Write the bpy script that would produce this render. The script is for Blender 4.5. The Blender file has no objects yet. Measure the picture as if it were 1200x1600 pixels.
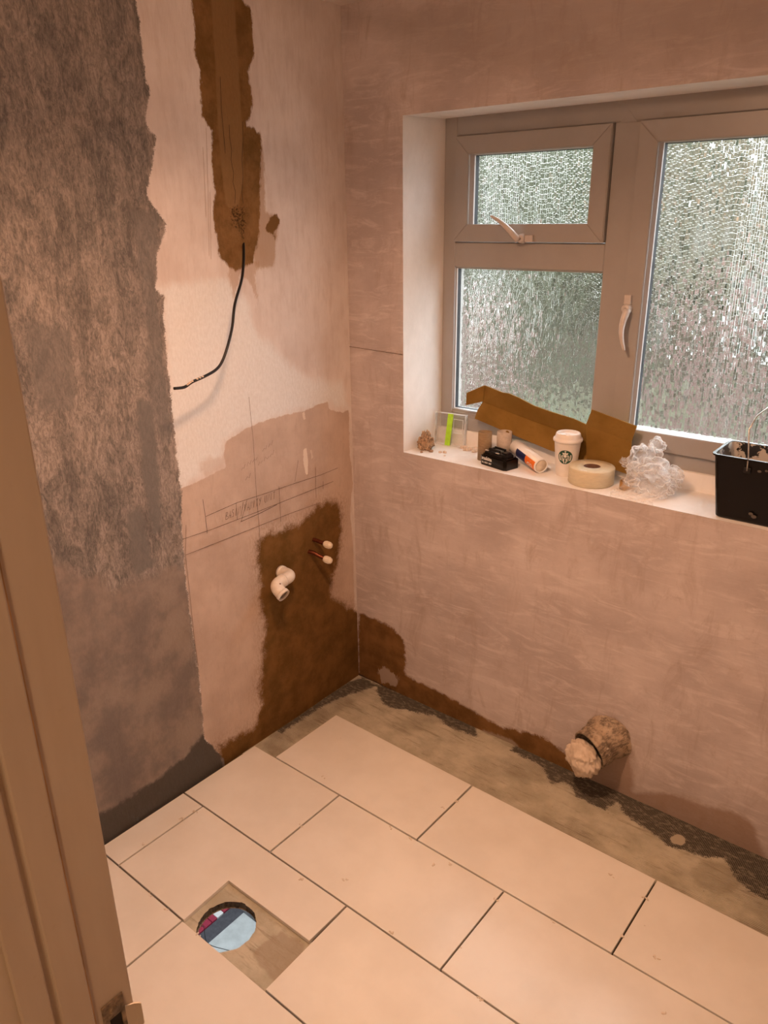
import bpy, bmesh, math, random, json
import numpy as np
from mathutils import Vector, Matrix, Euler

# ------------------------------------------------------------------ camera, world, lights, exposure
SC = bpy.context.scene
COL = SC.collection
cam = bpy.data.cameras.new('camera'); cam_o = bpy.data.objects.new('camera', cam); COL.objects.link(cam_o)
cam.sensor_fit = 'VERTICAL'; cam.sensor_height = 32.0; cam.lens = 24.0; cam.clip_start = 0.01
right = Vector((0.77795, 0.62822, -0.01144)); up = Vector((-0.21657, 0.28519, 0.93368)); fwd = Vector((-0.58982, 0.72388, -0.35792))
m = Matrix.Identity(4)
for i in range(3):
    m[i][0] = right[i]; m[i][1] = up[i]; m[i][2] = -fwd[i]
m[0][3], m[1][3], m[2][3] = 1.7747, -2.0031, 1.7200
cam_o.matrix_world = m
SC.camera = cam_o
SC.view_settings.view_transform = 'Standard'; SC.view_settings.look = 'None'
SC.view_settings.exposure = 0.0; SC.view_settings.gamma = 1.0; SC.view_settings.use_curve_mapping = False

def world_sky():
    w = bpy.data.worlds.new('overcast_sky'); SC.world = w; w.use_nodes = True
    nt = w.node_tree; nt.nodes.clear()
    out = nt.nodes.new('ShaderNodeOutputWorld'); bg = nt.nodes.new('ShaderNodeBackground')
    tc = nt.nodes.new('ShaderNodeTexCoord'); sp = nt.nodes.new('ShaderNodeSeparateXYZ')
    r = nt.nodes.new('ShaderNodeValToRGB'); no = nt.nodes.new('ShaderNodeTexNoise'); no.inputs['Scale'].default_value = 2.5
    # standard overcast sky: the zenith about three times as bright as the horizon
    r.color_ramp.elements[0].position = 0.0; r.color_ramp.elements[0].color = (.340, .350, .360, 1)
    r.color_ramp.elements[1].position = 1.0; r.color_ramp.elements[1].color = (.95, .98, 1.0, 1)
    nt.links.new(tc.outputs['Generated'], sp.inputs[0]); nt.links.new(sp.outputs['Z'], r.inputs[0])
    nt.links.new(r.outputs[0], bg.inputs[0]); bg.inputs[1].default_value = 13.0
    nt.links.new(bg.outputs[0], out.inputs[0])
world_sky()

def area(name, loc, rot, size, power, col, shape='DISK', size_y=None, spread=None):
    l = bpy.data.lights.new(name, 'AREA'); l.shape = shape; l.size = size
    if size_y: l.size_y = size_y
    l.energy = power; l.color = col
    if spread: l.spread = spread
    o = bpy.data.objects.new(name, l); o.location = loc; o.rotation_euler = rot; COL.objects.link(o); return o
WARM = (1.0, .54, .305)
area('ceiling_light', (.90, -1.06, 2.10), (0, 0, 0), .16, 18, WARM, spread=math.radians(158))
lb = bpy.data.lights.new('ceiling_bulb', 'POINT'); lb.energy = 7.4; lb.color = WARM; lb.shadow_soft_size = .05
lbo = bpy.data.objects.new('ceiling_bulb', lb); lbo.location = (.90, -1.06, 2.07); COL.objects.link(lbo)
area('hall_fill', (2.0, -2.9, 2.25), (0, 0, 0), .25, 19, (1.0, .60, .34))  # unseen lamp added in the hall to light the door lining
area('lower_room_fill', (-.2, -1.2, -.09), (0, 0, 0), .7, 34, (.93, .97, 1.0))  # unseen cool lamp added to light the things below the hole

cy = SC.cycles
cy.use_denoising = True
cy.sample_clamp_indirect = 6.0
cy.max_bounces = 12; cy.transparent_max_bounces = 16; cy.transmission_bounces = 8
cy.use_light_tree = True

DATA = json.loads('''{"CR":[[[-0.469,1.9586],[-0.4701,1.9274],[-0.4667,1.8961],[-0.4716,1.872],[-0.4659,1.8401],[-0.4708,1.8157],[-0.4641,1.7913],[-0.4696,1.7615]],[[-0.4202,1.97],[-0.4228,1.9223],[-0.4324,1.8737],[-0.4319,1.833],[-0.4408,1.7916],[-0.4391,1.7617]],[[-0.4872,2.0706],[-0.4914,1.9952],[-0.4903,1.9262],[-0.4902,1.887]]],"SC":[[[-0.5647,1.8988],[-0.5695,1.8055],[-0.5747,1.7256]],[[-0.5486,1.9454],[-0.5587,1.8057],[-0.5754,1.6269]],[[-0.5541,1.7899],[-0.5613,1.7092],[-0.5697,1.6183]]],"L":{"paint":[[-1.1259,2.1784],[-0.7138,2.2555],[-0.7215,2.2033],[-0.7206,2.1254],[-0.7202,2.0408],[-0.7106,2.0185],[-0.7184,1.99],[-0.7332,1.951],[-0.7237,1.9262],[-0.7083,1.9157],[-0.7216,1.8614],[-0.7538,1.7809],[-0.7373,1.7495],[-0.7049,1.7157],[-0.7176,1.6801],[-0.7418,1.6338],[-0.7594,1.5503],[-0.736,1.5307],[-0.7466,1.4387],[-0.7478,1.3533],[-0.7481,1.2564],[-0.7506,1.1566],[-0.7509,1.0873],[-0.7484,1.004],[-0.7613,0.8688],[-0.768,0.7261],[-0.7661,0.5512],[-0.7594,0.364],[-0.7698,0.1501],[-0.7444,0.0967],[-0.7105,0.0367],[-0.6901,-0.0564],[-1.1486,-0.0755],[-1.5734,-0.0265]],"paint_floor":[[-1.165,0.1135],[-1.1145,0.101],[-1.0264,0.1021],[-0.9454,0.1014],[-0.8451,0.1211],[-0.7765,0.1592],[-0.751,0.1313],[-0.7388,0.0984],[-0.7105,0.0367],[-0.6861,-0.0725],[-1.1486,-0.0755],[-1.25,-0.0307]],"stroke_a":[[-0.858,1.2764],[-0.8399,1.2783],[-0.8088,1.241],[-0.8134,1.134],[-0.8182,1.0233],[-0.832,0.8919],[-0.8613,0.8977],[-0.8679,0.9996],[-0.8632,1.1456]],"stroke_b":[[-0.9356,0.9823],[-0.884,0.9741],[-0.8797,0.8882],[-0.8714,0.796],[-0.9327,0.7831],[-0.9392,0.8504]],"dark_upper":[[-1.1,2.1832],[-0.728,2.2528],[-0.7293,2.0028],[-0.7311,1.861],[-0.7857,1.742],[-0.8944,1.7847],[-0.9419,1.6999],[-1.0456,1.7424],[-1.1533,1.7808]],"stroke_c":[[-0.8042,1.7421],[-0.719,1.7419],[-0.7587,1.5551],[-0.7594,1.2673],[-0.7569,1.158],[-0.8008,1.1494],[-0.815,1.3119],[-0.7962,1.5259]],"stroke_d":[[-1.1259,1.5108],[-1.0676,1.4901],[-1.0141,1.4692],[-1.0208,1.3301],[-1.032,1.2839],[-1.1253,1.3018],[-1.1294,1.4091]],"smooth_low":[[-1.1617,0.9125],[-1.0485,0.8333],[-1.0099,0.77],[-0.9372,0.7808],[-0.8637,0.7729],[-0.7654,0.7462],[-0.7661,0.5512],[-0.7698,0.1501],[-0.7003,0.0039],[-1.1365,0.0015],[-1.2358,0.0534],[-1.1817,0.6992]],"tan_low":[[-0.7626,0.9983],[-0.7102,0.9994],[-0.6505,1.0072],[-0.5807,1.0193],[-0.583,1.0662],[-0.5722,1.0976],[-0.5466,1.1038],[-0.5208,1.1082],[-0.5019,1.1182],[-0.4301,1.1275],[-0.3389,1.1298],[-0.2519,1.1275],[-0.2128,1.1264],[-0.1691,1.1356],[-0.1217,1.1356],[-0.1167,1.108],[-0.0422,1.0822],[-0.0148,1.0884],[-0.0172,0.9482],[-0.005,0.8162],[-0.0241,0.6962],[-0.0113,0.5626],[-0.0143,0.2915],[0.0194,-0.0843],[-0.716,-0.0126],[-0.7444,0.0967],[-0.7698,0.1501],[-0.7594,0.364],[-0.7661,0.5512],[-0.768,0.7261],[-0.7613,0.8688],[-0.7623,0.9492]],"brown":[[-0.0712,0.7507],[-0.1314,0.7782],[-0.1909,0.7789],[-0.2469,0.7553],[-0.2885,0.7446],[-0.3793,0.7435],[-0.4422,0.7527],[-0.478,0.7307],[-0.487,0.6652],[-0.4769,0.6218],[-0.486,0.5234],[-0.4757,0.446],[-0.4894,0.3274],[-0.5175,0.2157],[-0.5192,0.1326],[-0.5468,0.0627],[-0.6143,0.0651],[-0.6655,0.0667],[-0.7192,0.0812],[-0.7058,-0.046],[0.117,-0.1679],[0.0822,0.1123],[0.0658,0.243],[-0.0069,0.2855],[-0.0545,0.3224],[-0.1,0.3689],[-0.1451,0.3955],[-0.1341,0.4706],[-0.1032,0.5245],[-0.0771,0.6265]],"chase":[[-0.5517,2.2858],[-0.5586,2.2308],[-0.5549,2.1653],[-0.5646,2.1191],[-0.5508,2.0823],[-0.5564,2.0192],[-0.5578,1.9732],[-0.528,1.9392],[-0.5385,1.8676],[-0.5363,1.7918],[-0.5486,1.7238],[-0.536,1.6168],[-0.4839,1.5814],[-0.4163,1.6008],[-0.3835,1.6843],[-0.3525,1.9378],[-0.3771,1.9572],[-0.4074,1.9599],[-0.3906,1.988],[-0.3757,2.0207],[-0.3871,2.0938],[-0.3683,2.1219],[-0.359,2.1458],[-0.3613,2.2407],[-0.3885,2.2594],[-0.3826,2.3174]],"chase_mid":[[-0.4927,2.2969],[-0.495,2.2415],[-0.499,2.0986],[-0.5075,1.9482],[-0.5071,1.8547],[-0.5021,1.7581],[-0.481,1.7416],[-0.4559,1.7583],[-0.4303,1.8248],[-0.4219,1.9541],[-0.4196,2.1081],[-0.4175,2.2545],[-0.4115,2.312]],"chase_side":[[-0.3586,1.9504],[-0.3483,1.8772],[-0.3558,1.7397],[-0.3187,1.7273],[-0.3024,1.7059],[-0.3162,1.665],[-0.3333,1.5877],[-0.4054,1.5842],[-0.4144,1.6202],[-0.3758,1.7926]],"chase_foot":[[-0.5108,1.6156],[-0.3912,1.6014],[-0.4121,1.5666],[-0.4047,1.484],[-0.4336,1.55],[-0.4679,1.5734],[-0.4971,1.5009],[-0.5085,1.5723]],"white_patch":[[-0.7548,1.5549],[-0.6399,1.5634],[-0.5162,1.5658],[-0.4521,1.4881],[-0.41,1.4002],[-0.2433,1.2486],[-0.0442,1.1843],[-0.0148,1.0884],[-0.1219,1.1312],[-0.2519,1.1275],[-0.4301,1.1275],[-0.5015,1.1221],[-0.5722,1.0976],[-0.5834,1.0402],[-0.6849,1.0163],[-0.7604,0.9976],[-0.754,1.2123],[-0.7455,1.3703],[-0.7374,1.5209]],"scuff":[[-0.249,0.9978],[-0.2336,0.9987],[-0.2302,0.9574],[-0.2338,0.9036],[-0.2457,0.9113],[-0.252,0.9537]],"scuff_b":[[-0.2187,0.9907],[-0.2095,0.9885],[-0.2054,0.9558],[-0.2118,0.9528]],"scuff_c":[[-0.2463,1.1221],[-0.2342,1.1241],[-0.23,1.0972],[-0.2391,1.0969]],"tan_patch":[[-0.6791,1.0639],[-0.5793,1.0553],[-0.5834,1.0179],[-0.6626,1.0064]],"chase_spot":[[-0.3512,1.7065],[-0.3316,1.7274],[-0.3078,1.7343],[-0.299,1.7147],[-0.3085,1.6953],[-0.3246,1.6884],[-0.3213,1.6669],[-0.341,1.6781],[-0.3601,1.6926]],"chase_pit":[[-0.4893,1.7499],[-0.4279,1.755],[-0.433,1.7041],[-0.447,1.6598],[-0.4582,1.6909],[-0.4849,1.7049]]},"B":{"brown":[[0.0071,0.2821],[0.0562,0.2787],[0.1733,0.2685],[0.2283,0.2327],[0.2404,0.1817],[0.2371,0.093],[0.2739,0.0763],[0.3929,0.0743],[0.537,0.0582],[0.6475,0.0393],[0.7214,0.0543],[0.8308,0.0761],[0.9036,0.0511],[0.9646,0.0629],[1.0016,-0.0243],[0.8635,-0.0778],[0.7123,-0.0586],[0.5519,-0.052],[0.3801,-0.0449],[0.1959,-0.0225],[0.0486,-0.0267],[-0.0032,-0.0539]],"mid":[[0.9516,0.1353],[0.9982,0.2308],[1.0599,0.2535],[1.1022,0.2059],[1.1227,0.1675],[1.1475,0.0147],[1.2248,0.0537],[1.2983,0.0764],[1.4012,0.0877],[1.4656,0.0982],[1.5008,0.0719],[1.5316,0.0057],[1.5459,-0.0307],[1.3756,-0.0629],[1.1745,-0.0416],[1.0023,-0.0318]],"pale_spot":[[0.1,0.0475],[0.133,0.078],[0.1713,0.0698],[0.2027,0.0534],[0.1962,0.0158],[0.1189,0.0019]],"pale_b":[[0.5911,-0.0058],[0.7087,0.008],[0.7484,-0.0191],[0.7123,-0.0586],[0.6068,-0.0597]],"wet_side":[[-0.0132,1.0837],[0.0277,0.949],[0.0074,0.6982],[0.0119,0.436],[0.1055,0.342],[0.0067,0.2678],[-0.0277,0.4243]],"top_shade":[[0.0189,2.2896],[0.5078,2.2767],[1.2647,2.2669],[1.2995,2.0604],[0.9441,2.0398],[0.5964,2.0476],[0.4335,2.0947],[0.1643,2.2051]],"foot":[[-0.0017,-0.0046],[0.2587,-0.0165],[0.5509,-0.0243],[0.8355,-0.0247],[1.0016,-0.0243],[1.1737,-0.0344],[1.374,-0.0515],[1.5512,-0.0321],[1.7162,-0.0373],[1.5581,-0.0759],[1.1799,-0.0899],[0.84,-0.09],[0.2587,-0.0694],[-0.0036,-0.0663]]},"F":{"dark":[[0.7246,-0.0301],[0.8399,-0.0373],[0.9146,-0.0984],[0.953,-0.0566],[1.0031,-0.1042],[1.0999,-0.1038],[1.1128,-0.0363],[1.1522,-0.0801],[1.2613,-0.1084],[1.3079,-0.1258],[1.3473,-0.1103],[1.4005,-0.1052],[1.448,-0.0677],[1.49,-0.1225],[1.5364,-0.1501],[1.6815,-0.1604],[1.6378,0.0492],[1.5349,0.0531],[1.3536,0.0474],[1.1526,0.0468],[0.9745,0.056],[0.8278,0.0595],[0.705,0.0531]],"dark_b":[[0.1233,-0.0376],[0.2058,-0.0918],[0.2442,-0.0931],[0.3073,-0.0642],[0.3608,-0.0477],[0.4016,-0.0309],[0.4761,-0.0557],[0.5923,-0.0443],[0.5387,0.027],[0.4449,0.0535],[0.396,0.0567],[0.2573,0.0558],[0.1539,0.0539],[0.0806,0.055]],"dark_c":[[-0.0015,-0.0787],[0.0212,-0.0031],[0.1048,-0.0072],[0.0876,-0.0655],[0.0581,-0.127],[0.0273,-0.2573],[0.0261,-0.3592],[0.0249,-0.4561],[-0.0069,-0.4575],[-0.0111,-0.2873]],"pale":[[1.3032,-0.0754],[1.3133,-0.0609],[1.3326,-0.0619],[1.341,-0.0809],[1.3349,-0.1014],[1.3109,-0.1078],[1.3002,-0.0939]],"patch":[[1.384,-0.1861],[1.4065,-0.1184],[1.4672,-0.0854],[1.5152,-0.1337],[1.4869,-0.2108],[1.4289,-0.2157]],"comb":[[0.006,-0.5624],[0.0089,-0.1654],[0.1153,-0.1362],[0.0954,-0.3294],[0.1148,-0.5428]],"disc":[[0.6125,-1.0798],[0.6242,-1.0343],[0.6706,-1.0291],[0.7004,-1.0221],[0.7222,-1.0627],[0.7161,-1.1445],[0.6536,-1.1395],[0.6144,-1.1253]]},"LN":{"l1":[[-0.6766,0.8888],[-0.5505,0.8967],[-0.4434,0.8937],[-0.2991,0.8914],[-0.1745,0.8879],[-0.0851,0.8908]],"l2":[[-0.7643,0.8454],[-0.6578,0.8412],[-0.4758,0.8418],[-0.272,0.8449],[-0.1109,0.8473]],"l3":[[-0.7618,0.793],[-0.6133,0.7923],[-0.4805,0.7923],[-0.3367,0.7924],[-0.1805,0.7878]],"v1":[[-0.6794,0.9448],[-0.6763,0.8907],[-0.6758,0.8344]],"v2":[[-0.4715,1.2158],[-0.4671,1.0738],[-0.4708,0.895],[-0.4696,0.791],[-0.472,0.7058]],"v3":[[-0.3721,0.9002],[-0.3736,0.7763]],"v4":[[-0.198,0.9219],[-0.2018,0.8107]],"v5":[[-0.1631,0.8614],[-0.1647,0.8334]],"v6":[[-0.7478,0.8847],[-0.7618,0.793],[-0.7622,0.6596],[-0.7645,0.5055],[-0.7611,0.4118]],"v7":[[-0.2784,0.967],[-0.2986,0.898]],"v8":[[-0.5558,0.8961],[-0.5564,0.8406]],"v9":[[-0.5114,0.8938],[-0.5417,0.8295]],"h1":[[-0.5443,0.8303],[-0.4629,0.8335],[-0.3857,0.8414]]},"BL":[[[-0.0049,1.3074],[0.1235,1.3039],[0.2317,1.3014]]],"P":{"cable":[[-0.01,-0.4376,1.6663],[0.015,-0.4608,1.6311],[0.035,-0.485,1.5894],[0.055,-0.5129,1.5572],[0.08,-0.5636,1.5021],[0.1,-0.5959,1.4464],[0.115,-0.6295,1.4],[0.12,-0.658,1.3612],[0.122,-0.6838,1.3428],[0.125,-0.7241,1.3323],[0.13,-0.7709,1.3251],[0.13,-0.7966,1.316],[0.13,-0.8284,1.3181]],"card_flap":[[0.3937,0.135,1.1714],[0.4467,0.16,1.1994],[0.4409,0.165,1.1441],[0.3892,0.14,1.1286]],"card_top":[[0.4437,0.165,1.1982],[0.5127,0.165,1.1833],[0.539,0.165,1.1824],[0.5772,0.165,1.1727],[0.6314,0.165,1.155],[0.6884,0.165,1.1444],[0.7674,0.166,1.1332],[0.8108,0.166,1.1216],[0.8112,0.176,1.0646],[0.684,0.181,1.0907],[0.5428,0.181,1.1163],[0.4366,0.172,1.1422]],"card_low":[[0.4354,0.174,1.1417],[0.5417,0.183,1.1157],[0.683,0.183,1.0901],[0.8103,0.178,1.064],[0.8291,0.158,1.0061],[0.7016,0.157,1.021],[0.5615,0.155,1.0513],[0.4168,0.155,1.0835],[0.4206,0.16,1.1007],[0.4239,0.162,1.1139]],"card_rtop":[[0.8179,0.15,1.126],[0.8388,0.135,1.1775],[0.9797,0.135,1.1482],[0.9639,0.15,1.0962]],"card_rlow":[[0.817,0.152,1.1255],[0.9631,0.152,1.0956],[0.9633,0.165,0.9891],[0.8232,0.165,1.0116]],"cart_a":[0.712,0.0731,0.995],"cart_b":[0.4579,0.3036,0.995],"tube2":[0.5407,0.136,1.065]},"txt":{"a":[[-0.6013,0.8548],[-0.3895,0.865]],"b":[[-0.5248,0.9947],[-0.3689,1.0409]]},"crumbs":[[0.3164,-0.5473],[0.7,-0.5827],[0.7049,-0.4173],[0.7252,-0.3656],[0.6282,-0.5839],[1.1687,-0.5795],[1.4163,-0.5182],[0.8589,-0.8688],[1.1294,-0.8801],[0.8183,-0.6184],[0.8539,-0.5903],[1.32,-0.5134],[1.3283,-0.3634],[0.2671,-1.1835],[0.346,-1.1847],[0.0998,-1.0877],[0.1043,-0.9527],[0.1089,-0.9074],[0.4097,-0.746],[0.6528,-0.8152],[0.5501,-0.8879],[1.4868,-0.646],[1.2242,-0.3442],[1.0142,-0.6117],[1.0189,-0.7896],[0.4705,-1.1811]]}''')
RNG = random.Random(7)

# ------------------------------------------------------------------ helpers
def tag(o, label=None, cat=None, group=None, kind=None):
    if label: o['label'] = label
    if cat: o['category'] = cat
    if group: o['group'] = group
    if kind: o['kind'] = kind
    return o
def empty(name, loc, rz=0, label=None, cat=None, group=None, kind=None, rot=None):
    o = bpy.data.objects.new(name, None); COL.objects.link(o); o.location = loc
    o.rotation_euler = rot if rot else (0, 0, rz); o.empty_display_size = .02
    return tag(o, label, cat, group, kind)
def link(name, me, mat=None, parent=None, loc=None, rot=None, smooth=False):
    o = bpy.data.objects.new(name, me); COL.objects.link(o)
    if mat:
        for mm in (mat if isinstance(mat, (list, tuple)) else [mat]): me.materials.append(mm)
    if parent: o.parent = parent
    if loc is not None: o.location = loc
    if rot is not None: o.rotation_euler = rot
    if smooth:
        for p in me.polygons: p.use_smooth = True
    return o
def from_bm(name, bm, mat=None, parent=None, loc=None, rot=None, smooth=False, flip=True):
    if flip: bmesh.ops.recalc_face_normals(bm, faces=bm.faces)
    me = bpy.data.meshes.new(name); bm.to_mesh(me); bm.free()
    return link(name, me, mat, parent, loc, rot, smooth)
def pyd(name, vs, fs, mat=None, parent=None, loc=None, rot=None, smooth=False, recalc=True):
    me = bpy.data.meshes.new(name); me.from_pydata([tuple(v) for v in vs], [], fs); me.update()
    if recalc:
        bm = bmesh.new(); bm.from_mesh(me); bmesh.ops.recalc_face_normals(bm, faces=bm.faces); bm.to_mesh(me); bm.free()
    return link(name, me, mat, parent, loc, rot, smooth)
def box_bm(bm, lo, hi, bev=0, seg=2):
    r = bmesh.ops.create_cube(bm, size=1.0); vs = r['verts']
    for v in vs:
        v.co = Vector([(lo[i]+hi[i])/2 + v.co[i]*(hi[i]-lo[i]) for i in range(3)])
    if bev:
        es = list({e for v in vs for e in v.link_edges})
        bmesh.ops.bevel(bm, geom=es, offset=bev, segments=seg, affect='EDGES', profile=.5)
def box(name, lo, hi, mat, parent=None, bev=0, **k):
    bm = bmesh.new(); box_bm(bm, lo, hi, bev); return from_bm(name, bm, mat, parent, **k)
def prism_bm(bm, pts, z0, z1, bev=0):
    n = len(pts); a = [bm.verts.new((p[0], p[1], z0)) for p in pts]; b = [bm.verts.new((p[0], p[1], z1)) for p in pts]
    bm.faces.new(a[::-1]); top = bm.faces.new(b)
    for i in range(n): bm.faces.new((a[i], a[(i+1) % n], b[(i+1) % n], b[i]))
    if bev: bmesh.ops.bevel(bm, geom=list(top.edges), offset=bev, segments=2, affect='EDGES')
def lathe_bm(bm, prof, n=48, close=False, fx=None):
    rings = []
    for r, z in prof:
        rings.append([bm.verts.new((r*math.cos(2*math.pi*i/n), r*math.sin(2*math.pi*i/n), z)) for i in range(n)])
    k = len(rings)
    for j in range(k if close else k-1):
        A, B = rings[j], rings[(j+1) % k]
        for i in range(n): bm.faces.new((A[i], A[(i+1) % n], B[(i+1) % n], B[i]))
    return rings
def lathe(name, prof, mat, parent=None, n=48, caps=(False, False), close=False, **k):
    bm = bmesh.new(); R = lathe_bm(bm, prof, n, close)
    if caps[0]: bm.faces.new(R[0][::-1])
    if caps[1]: bm.faces.new(R[-1])
    k.setdefault('smooth', True)
    return from_bm(name, bm, mat, parent, **k)
def tube_pts(bm, pts, rad, n=12, caps=True):
    pts = [Vector(p) for p in pts]; rings = []; prev = None
    for i, p in enumerate(pts):
        t = (pts[min(i+1, len(pts)-1)] - pts[max(i-1, 0)]).normalized()
        if prev is None:
            a = t.orthogonal().normalized()
        else:
            a = (prev - t*prev.dot(t)).normalized()
        prev = a; b = t.cross(a)
        r = rad[i] if isinstance(rad, (list, tuple)) else rad
        rings.append([bm.verts.new(p + (a*math.cos(2*math.pi*k/n) + b*math.sin(2*math.pi*k/n))*r) for k in range(n)])
    for A, B in zip(rings, rings[1:]):
        for k in range(n): bm.faces.new((A[k], A[(k+1) % n], B[(k+1) % n], B[k]))
    if caps: bm.faces.new(rings[0][::-1]); bm.faces.new(rings[-1])
    return rings
def smooth_path(pts, sub=6):
    P = [Vector(p) for p in pts]; out = []
    for i in range(len(P)-1):
        p0, p1, p2, p3 = P[max(i-1, 0)], P[i], P[i+1], P[min(i+2, len(P)-1)]
        for s in range(sub):
            t = s/sub
            out.append(.5*((2*p1)+(p2-p0)*t+(2*p0-5*p1+4*p2-p3)*t*t+(-p0+3*p1-3*p2+p3)*t**3))
    out.append(P[-1]); return out
def tube(name, pts, rad, mat, parent=None, n=12, sub=0, caps=True, **k):
    bm = bmesh.new(); tube_pts(bm, smooth_path(pts, sub) if sub else pts, rad, n, caps)
    k.setdefault('smooth', True); return from_bm(name, bm, mat, parent, **k)

# value noise in numpy for lumps and ragged edges
def hash3(a, b, c, seed):
    h = np.sin(a*127.1 + b*311.7 + c*74.7 + seed*53.3)*43758.5453
    return h - np.floor(h)
def vnoise(p, seed=0):
    p = np.asarray(p, float); i = np.floor(p); f = p-i; f = f*f*(3-2*f); r = 0
    for dx in (0, 1):
        for dy in (0, 1):
            for dz in (0, 1):
                w = (f[..., 0] if dx else 1-f[..., 0])*(f[..., 1] if dy else 1-f[..., 1])*(f[..., 2] if dz else 1-f[..., 2])
                r = r + w*hash3(i[..., 0]+dx, i[..., 1]+dy, i[..., 2]+dz, seed)
    return r
def fnoise(p, seed=0, o=4):
    r = 0; a = .5; p = np.asarray(p, float)
    for k in range(o): r = r + a*vnoise(p, seed+k); p = p*2.03+7.1; a *= .5
    return r

def sdf(pts, P):
    """signed distance (positive inside) of 2D points to polygon P"""
    P = np.array(P); d = np.full(len(pts), 1e9); inside = np.zeros(len(pts), bool)
    x, y = pts[:, 0], pts[:, 1]
    for k in range(len(P)):
        a = P[k]; b = P[(k+1) % len(P)]; e = b-a; w = pts-a
        t = np.clip((w@e)/max(e@e, 1e-12), 0, 1); d = np.minimum(d, np.hypot(w[:, 0]-t*e[0], w[:, 1]-t*e[1]))
        c = ((a[1] <= y) != (b[1] <= y)); 
        if abs(e[1]) > 1e-12: inside ^= c & (x < e[0]*(y-a[1])/e[1]+a[0])
    return np.where(inside, d, -d)

# ------------------------------------------------------------------ node material helper
class Mat:
    def __init__(s, name):
        s.m = bpy.data.materials.new(name); s.m.use_nodes = True; s.nt = s.m.node_tree; s.nt.nodes.clear()
        s.out = s.nt.nodes.new('ShaderNodeOutputMaterial'); s.b = s.nt.nodes.new('ShaderNodeBsdfPrincipled')
        s.nt.links.new(s.b.outputs[0], s.out.inputs[0]); s._o = None
    def n(s, t, **k):
        nd = s.nt.nodes.new(t)
        for a, v in k.items(): setattr(nd, a, v)
        return nd
    def set(s, sock, v):
        if hasattr(v, 'is_output') or isinstance(v, bpy.types.NodeSocket): s.nt.links.new(v, sock)
        else:
            if isinstance(v, (tuple, list)) and len(v) == 3 and sock.type == 'RGBA': v = (*v, 1)
            sock.default_value = v
    def co(s, scale=(1, 1, 1)):
        if s._o is None: s._o = s.n('ShaderNodeTexCoord')
        if tuple(scale) == (1, 1, 1): return s._o.outputs['Object']
        mp = s.n('ShaderNodeMapping'); mp.inputs['Scale'].default_value = scale
        s.nt.links.new(s._o.outputs['Object'], mp.inputs[0]); return mp.outputs[0]
    def noise(s, scale, detail=4, rough=.55, st=(1, 1, 1), dist=0.0):
        nd = s.n('ShaderNodeTexNoise'); nd.inputs['Scale'].default_value = scale; nd.inputs['Detail'].default_value = detail
        nd.inputs['Roughness'].default_value = rough; nd.inputs['Distortion'].default_value = dist
        s.nt.links.new(s.co(st), nd.inputs['Vector']); return nd.outputs['Fac']
    def vor(s, scale, st=(1, 1, 1), feature='F1', dist='EUCLIDEAN', rnd=1.0, out='Distance'):
        nd = s.n('ShaderNodeTexVoronoi', feature=feature, distance=dist); nd.inputs['Scale'].default_value = scale
        nd.inputs['Randomness'].default_value = rnd; s.nt.links.new(s.co(st), nd.inputs['Vector']); return nd.outputs[out]
    def math(s, op, a, b=0.0, c=None, clamp=False):
        nd = s.n('ShaderNodeMath', operation=op, use_clamp=clamp); s.set(nd.inputs[0], a); s.set(nd.inputs[1], b)
        if c is not None: s.set(nd.inputs[2], c)
        return nd.outputs[0]
    def ss(s, v, lo, hi, a=0.0, b=1.0):
        nd = s.n('ShaderNodeMapRange', interpolation_type='SMOOTHSTEP'); s.set(nd.inputs[0], v)
        for i, x in enumerate((lo, hi, a, b)): nd.inputs[i+1].default_value = x
        return nd.outputs[0]
    def mix(s, f, a, b, mode='MIX'):
        nd = s.n('ShaderNodeMix', data_type='RGBA', blend_type=mode); s.set(nd.inputs[0], f); s.set(nd.inputs[6], a); s.set(nd.inputs[7], b)
        return nd.outputs[2]
    def attr(s, name):
        return s.n('ShaderNodeAttribute', attribute_name=name).outputs['Fac']
    def region(s, name, amp=.012, soft=.006, scale=30, st=(1, 1, 1), fine=0.0, off=0.0):
        v = s.attr(name); nn = s.noise(scale, 5, .65, st)
        v = s.math('ADD', v, s.math('MULTIPLY', s.math('SUBTRACT', nn, .5), amp*2.2))
        if fine:
            n2 = s.noise(260, 3, .6, st); v = s.math('ADD', v, s.math('MULTIPLY', s.math('SUBTRACT', n2, .5), fine*2))
        return s.ss(v, off-soft, off+soft)
    def bump(s, h, strength=.2, dist=.002, normal=None):
        nd = s.n('ShaderNodeBump'); nd.inputs['Strength'].default_value = strength; nd.inputs['Distance'].default_value = dist
        s.set(nd.inputs['Height'], h)
        if normal is not None: s.set(nd.inputs['Normal'], normal)
        return nd.outputs[0]
    def fin(s, col=None, rough=None, metal=None, normal=None, spec=None, **k):
        if col is not None: s.set(s.b.inputs['Base Color'], col)
        if rough is not None: s.set(s.b.inputs['Roughness'], rough)
        if metal is not None: s.set(s.b.inputs['Metallic'], metal)
        if normal is not None: s.set(s.b.inputs['Normal'], normal)
        if spec is not None: s.set(s.b.inputs['Specular IOR Level'], spec)
        for a, v in k.items(): s.set(s.b.inputs[a], v)
        return s.m
def simple(name, col, rough=.5, metal=0, var=.12, scale=30, bump=.0, spec=None, st=(1, 1, 1), **k):
    g = Mat(name); n = g.noise(scale, 5, .6, st)
    c = g.mix(g.ss(n, .3, .7), tuple(x*(1-var) for x in col), tuple(min(1, x*(1+var)) for x in col))
    return g.fin(c, rough, metal, g.bump(n, bump, .002) if bump else None, spec, **k)

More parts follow.
